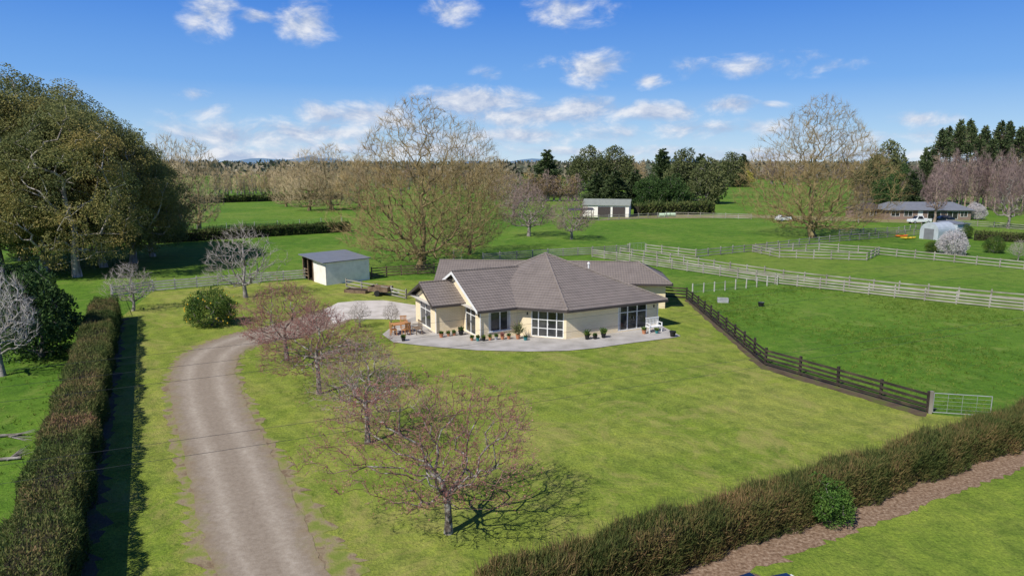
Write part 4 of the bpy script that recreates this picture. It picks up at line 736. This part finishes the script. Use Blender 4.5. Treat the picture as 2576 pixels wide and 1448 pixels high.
chair('brown wooden bench chair against the porch glass door',G(1050,838,.05),-1.1,'brownwood',1.0)
bn=thing('garden_bench','white slatted garden bench on the right end of the patio','bench',G(1645,834,.05),rot=radians(27),local=True)
MB().cbox((0,0,.42),1.3,.48,.05).build('seat','white',bn); b=MB()
for k in range(9): b.cbox((-.58+k*.145,.25,.48),.05,.03,.6)
b.cbox((0,.25,1.05),1.3,.05,.08); b.build('backrest','white',bn)
for sx in (-1,1):
    for sy in (-1,1): MB().cbox((sx*.6,sy*.2,0),.07,.07,.45 if sy>0 else .7).build('leg','white',bn)
    MB().cbox((sx*.6,0,.7),.08,.5,.04).build('armrest','white',bn)
p=G(958,742); tr=thing('trailer','small brown wooden trailer beside the low fence','trailer',p,rot=-.3,local=True)
MB().cbox((0,0,.45),2.2,1.3,.08).build('bed','brownwood',tr)
for s in (-1,1):
    MB().cbox((0,s*.64,.53),2.2,.04,.4).build('side_board','brownwood',tr); MB().cbox((s*1.08,0,.53),.04,1.2,.4).build('end_board','brownwood',tr)
    MB().tube((0,s*.68,.3),(0,s*.86,.3),.3,n=14).build('wheel','tyre',tr)
MB().tube((1.1,0,.48),(2.1,0,.45),.04).build('drawbar','galv',tr)
p=G(900,735); rb=thing('raised_bed','low timber raised bed left of the trailer','planter',p,rot=-.3,local=True)
for s in (-1,1): MB().cbox((0,s*.6,0),2.4,.06,.35).build('board','brownwood',rb); MB().cbox((s*1.2,0,0),.06,1.26,.35).build('board','brownwood',rb)
MB().cbox((0,0,0),2.3,1.1,.28).build('soil','soil',rb)
p=G(1818,760); wt=thing('water_trough','pale grey water trough in the right paddock','trough',p,rot=-.2,local=True)
m=MB(); m.prism([(-.5,-.28),(.5,-.28),(.5,.28),(-.5,.28)],0,.12)
for s in (-1,1): m.cbox((0,s*.26,.12),1.0,.05,.3); m.cbox((s*.48,0,.12),.05,.47,.3)
m.build('basin','grey',wt); MB().cbox((0,0,.121),.9,.46,.2).build('water','glass',wt)
pb=thing('bucket','black feed bucket lying in the right paddock','bucket',G(1914,770),local=True); MB().lathe((0,0,0),[(.22,0),(.28,.36),(.3,.38),(.26,.38)]).build('pail','black',pb); MB().tube((-.28,0,.36),(.28,0,.4),.012).build('handle','galv',pb)
for i,(x,y) in enumerate([(1664,546),(1678,545),(1692,545)]):
    m=MB(); p=G(x,y); m.tube((p.x-.6,p.y,.55),(p.x+.6,p.y,.55),.55,n=14); o=m.build('hay_bale','lime',None,loc=(p.x,p.y,0)); setp(o,['pale wrapped hay bale on the left of the three','pale wrapped hay bale in the middle of the three','pale wrapped hay bale on the right of the three'][i],'hay bale')
def kayak(label,p,ang,m_):
    r=thing('kayak',label,'kayak',p,rot=ang,local=True); m=MB(); n=12; vs=[]; sec=10
    for i in range(n+1):
        t=-1+2*i/n; w=.36*math.sqrt(max(0.01,1-t*t)); 
        for k in range(sec): a=2*pi*k/sec; vs.append((t*1.5,cos(a)*w,.2+sin(a)*.18*(.4+.6*(1-t*t))+.1*t*t))
    m.add(vs,[(i*sec+k,i*sec+(k+1)%sec,(i+1)*sec+(k+1)%sec,(i+1)*sec+k) for i in range(n) for k in range(sec)]+[tuple(range(sec)),tuple(range(n*sec,(n+1)*sec))]); m.build('hull',m_,r,smooth=True)
    MB().lathe((0,0,.36),[(.2,0),(.24,.04),(.2,.05)]).build('cockpit','black',r)
kayak('orange kayak lying on the grass by the arched shed',G(2268,596),.3,'orange'); kayak('yellow kayak lying beside the orange one',G(2284,601),.1,'yellow')
for i,(x,y) in enumerate([(22,1100),(18,1160)]):
    p=G(x,y); m=MB(); 
    for k in range(7): a=RR.uniform(-.8,.8)+i; m.tube(p+Vector((0,0,.06)),p+Vector((cos(a)*RR.uniform(.6,1.6),sin(a)*1.2,RR.uniform(.02,.3))),.03,.008,n=5)
    m.tube(p+Vector((-1.3,-.2,.1)),p+Vector((.5,.2,.1)),.09,.06); o=m.build('fallen_branch','bark_grey',None,loc=p); setp(o,['fallen grey branch left of the hedge, farther one','fallen grey branch left of the hedge, nearer one'][i],'branch')
# ------------------------------------------------------------ world, sun, camera
wd=bpy.data.worlds.new('World'); SC.world=wd; wd.use_nodes=True; nt=wd.node_tree; bg=nt.nodes['Background']
sd=Vector((-.65,-.7,1)).normalized(); el=math.asin(sd.z); az=math.atan2(sd.x,sd.y)
sky=nn(nt,'ShaderNodeTexSky',sky_type='NISHITA'); sky.sun_disc=False; sky.sun_elevation=el; sky.sun_rotation=az; sky.air_density=1.0; sky.dust_density=.2; sky.ozone_density=3.0
tc=nn(nt,'ShaderNodeTexCoord'); nz=nn(nt,'ShaderNodeVectorMath',operation='NORMALIZE'); nt.links.new(tc.outputs['Generated'],nz.inputs[0]); sx=nn(nt,'ShaderNodeSeparateXYZ'); nt.links.new(nz.outputs[0],sx.inputs[0])
sr=ramp(nt,[(.66,.84,1.0),(.42,.68,.99),(.185,.45,.95),(.06,.26,.84),(.022,.10,.42),(.010,.05,.22)],0,1,[0,.045,.11,.22,.42,1.0]); nt.links.new(sx.outputs[2],sr.inputs[0])
sm=nn(nt,'ShaderNodeVectorMath',operation='SCALE'); nt.links.new(sr.outputs[0],sm.inputs[0]); sm.inputs['Scale'].default_value=9.0
hs=nn(nt,'ShaderNodeMixRGB'); hs.inputs[0].default_value=.9; nt.links.new(sky.outputs[0],hs.inputs[1]); nt.links.new(sm.outputs[0],hs.inputs[2])
A_=math_(nt,'ARCTAN2',sx.outputs[0],sx.outputs[1]); cb=nn(nt,'ShaderNodeCombineXYZ'); nt.links.new(A_,cb.inputs[0]); nt.links.new(sx.outputs[2],cb.inputs[1])
blobs=[(525,35,75,60,1),(770,58,95,55,1),(650,45,110,22,.6),(1140,25,80,45,.75),(1440,20,130,55,.8),(1500,172,105,50,1),(1632,205,60,26,.95),(1900,165,220,38,.6),(2090,170,120,28,.5),(1200,258,180,48,1.05),(1335,292,260,44,.95),(1470,275,150,36,.95),(1640,282,160,34,.95),(1825,266,95,26,.95),(900,290,220,46,.9),(800,335,220,38,.85),(600,345,280,50,.75),(520,285,110,36,.55),(2310,300,90,22,.65),(1360,160,60,26,.4),(2200,345,260,28,.55),(1800,325,400,30,.65),(1300,340,460,34,.8),(640,395,420,32,.8),(1000,375,460,28,.75),(490,240,50,22,.5),(1220,190,50,26,.4),(2000,392,560,22,.7),(1500,380,420,20,.65),(1940,265,50,14,.6),(1060,235,90,22,.5)]
dens=None
for (x,y,rx,ry,s) in blobs:
    v=(724-y)/F;u=(x-1288)/F; d=Vector((u,cos(PT)+v*sin(PT),-sin(PT)+v*cos(PT))).normalized(); a0=math.atan2(d.x,d.y)
    sb=nn(nt,'ShaderNodeVectorMath',operation='SUBTRACT'); nt.links.new(cb.outputs[0],sb.inputs[0]); sb.inputs[1].default_value=(a0,d.z,0)
    ml_=nn(nt,'ShaderNodeVectorMath',operation='MULTIPLY'); nt.links.new(sb.outputs[0],ml_.inputs[0]); ml_.inputs[1].default_value=(F/rx*.92,F/ry*.92,0)
    ln=nn(nt,'ShaderNodeVectorMath',operation='LENGTH'); nt.links.new(ml_.outputs[0],ln.inputs[0])
    val=math_(nt,'MULTIPLY',math_(nt,'SUBTRACT',1.0,ln.outputs['Value'],clamp=True),s)
    dens=val if dens is None else math_(nt,'MAXIMUM',dens,val)
st=nn(nt,'ShaderNodeVectorMath',operation='MULTIPLY'); nt.links.new(cb.outputs[0],st.inputs[0]); st.inputs[1].default_value=(.95,1.85,1)
n1=noise(nt,st.outputs[0],16,9,.62,.3)
st2=nn(nt,'ShaderNodeVectorMath',operation='ADD'); nt.links.new(st.outputs[0],st2.inputs[0]); st2.inputs[1].default_value=(-.012,.02,0); n2=noise(nt,st2.outputs[0],16,6,.6,.3)
dd=math_(nt,'ADD',math_(nt,'MULTIPLY',dens,1.2),math_(nt,'MULTIPLY',math_(nt,'SUBTRACT',n1,.5),2.4))
gate_=math_(nt,'MULTIPLY',dens,5.0,clamp=True)
mr_=nn(nt,'ShaderNodeMapRange',interpolation_type='SMOOTHSTEP'); nt.links.new(dd,mr_.inputs[0]); mr_.inputs[1].default_value=.10; mr_.inputs[2].default_value=1.0; mr_.inputs[3].default_value=0; mr_.inputs[4].default_value=.9
fac=math_(nt,'MULTIPLY',mr_.outputs[0],gate_)
lit=math_(nt,'ADD',math_(nt,'MULTIPLY',math_(nt,'SUBTRACT',n1,n2),4.0),.42,clamp=True)
mx=nn(nt,'ShaderNodeMixRGB'); nt.links.new(fac,mx.inputs[0]); nt.links.new(hs.outputs[0],mx.inputs[1])
cm=nn(nt,'ShaderNodeMixRGB'); nt.links.new(lit,cm.inputs[0]); cm.inputs[1].default_value=(4.2,5.1,7.0,1); cm.inputs[2].default_value=(8.4,8.6,9.1,1); nt.links.new(cm.outputs[0],mx.inputs[2])
nt.links.new(mx.outputs[0],bg.inputs[0]); bg.inputs[1].default_value=.1
sl=bpy.data.lights.new('sun','SUN'); sl.energy=5.0; sl.angle=radians(.53); sl.color=(1,.955,.875); so=bpy.data.objects.new('sun',sl); COL.objects.link(so); so.rotation_euler=(-sd).to_track_quat('-Z','Y').to_euler()
cd=bpy.data.cameras.new('camera'); cd.sensor_width=36; cd.lens=36*F/2576; cd.clip_end=30000; cd.clip_start=.1; co=bpy.data.objects.new('camera',cd); COL.objects.link(co); co.location=(0,0,HC); co.rotation_euler=(pi/2-PT,0,0); SC.camera=co
SC.view_settings.view_transform='Standard'; SC.view_settings.look='None'; SC.view_settings.exposure=0
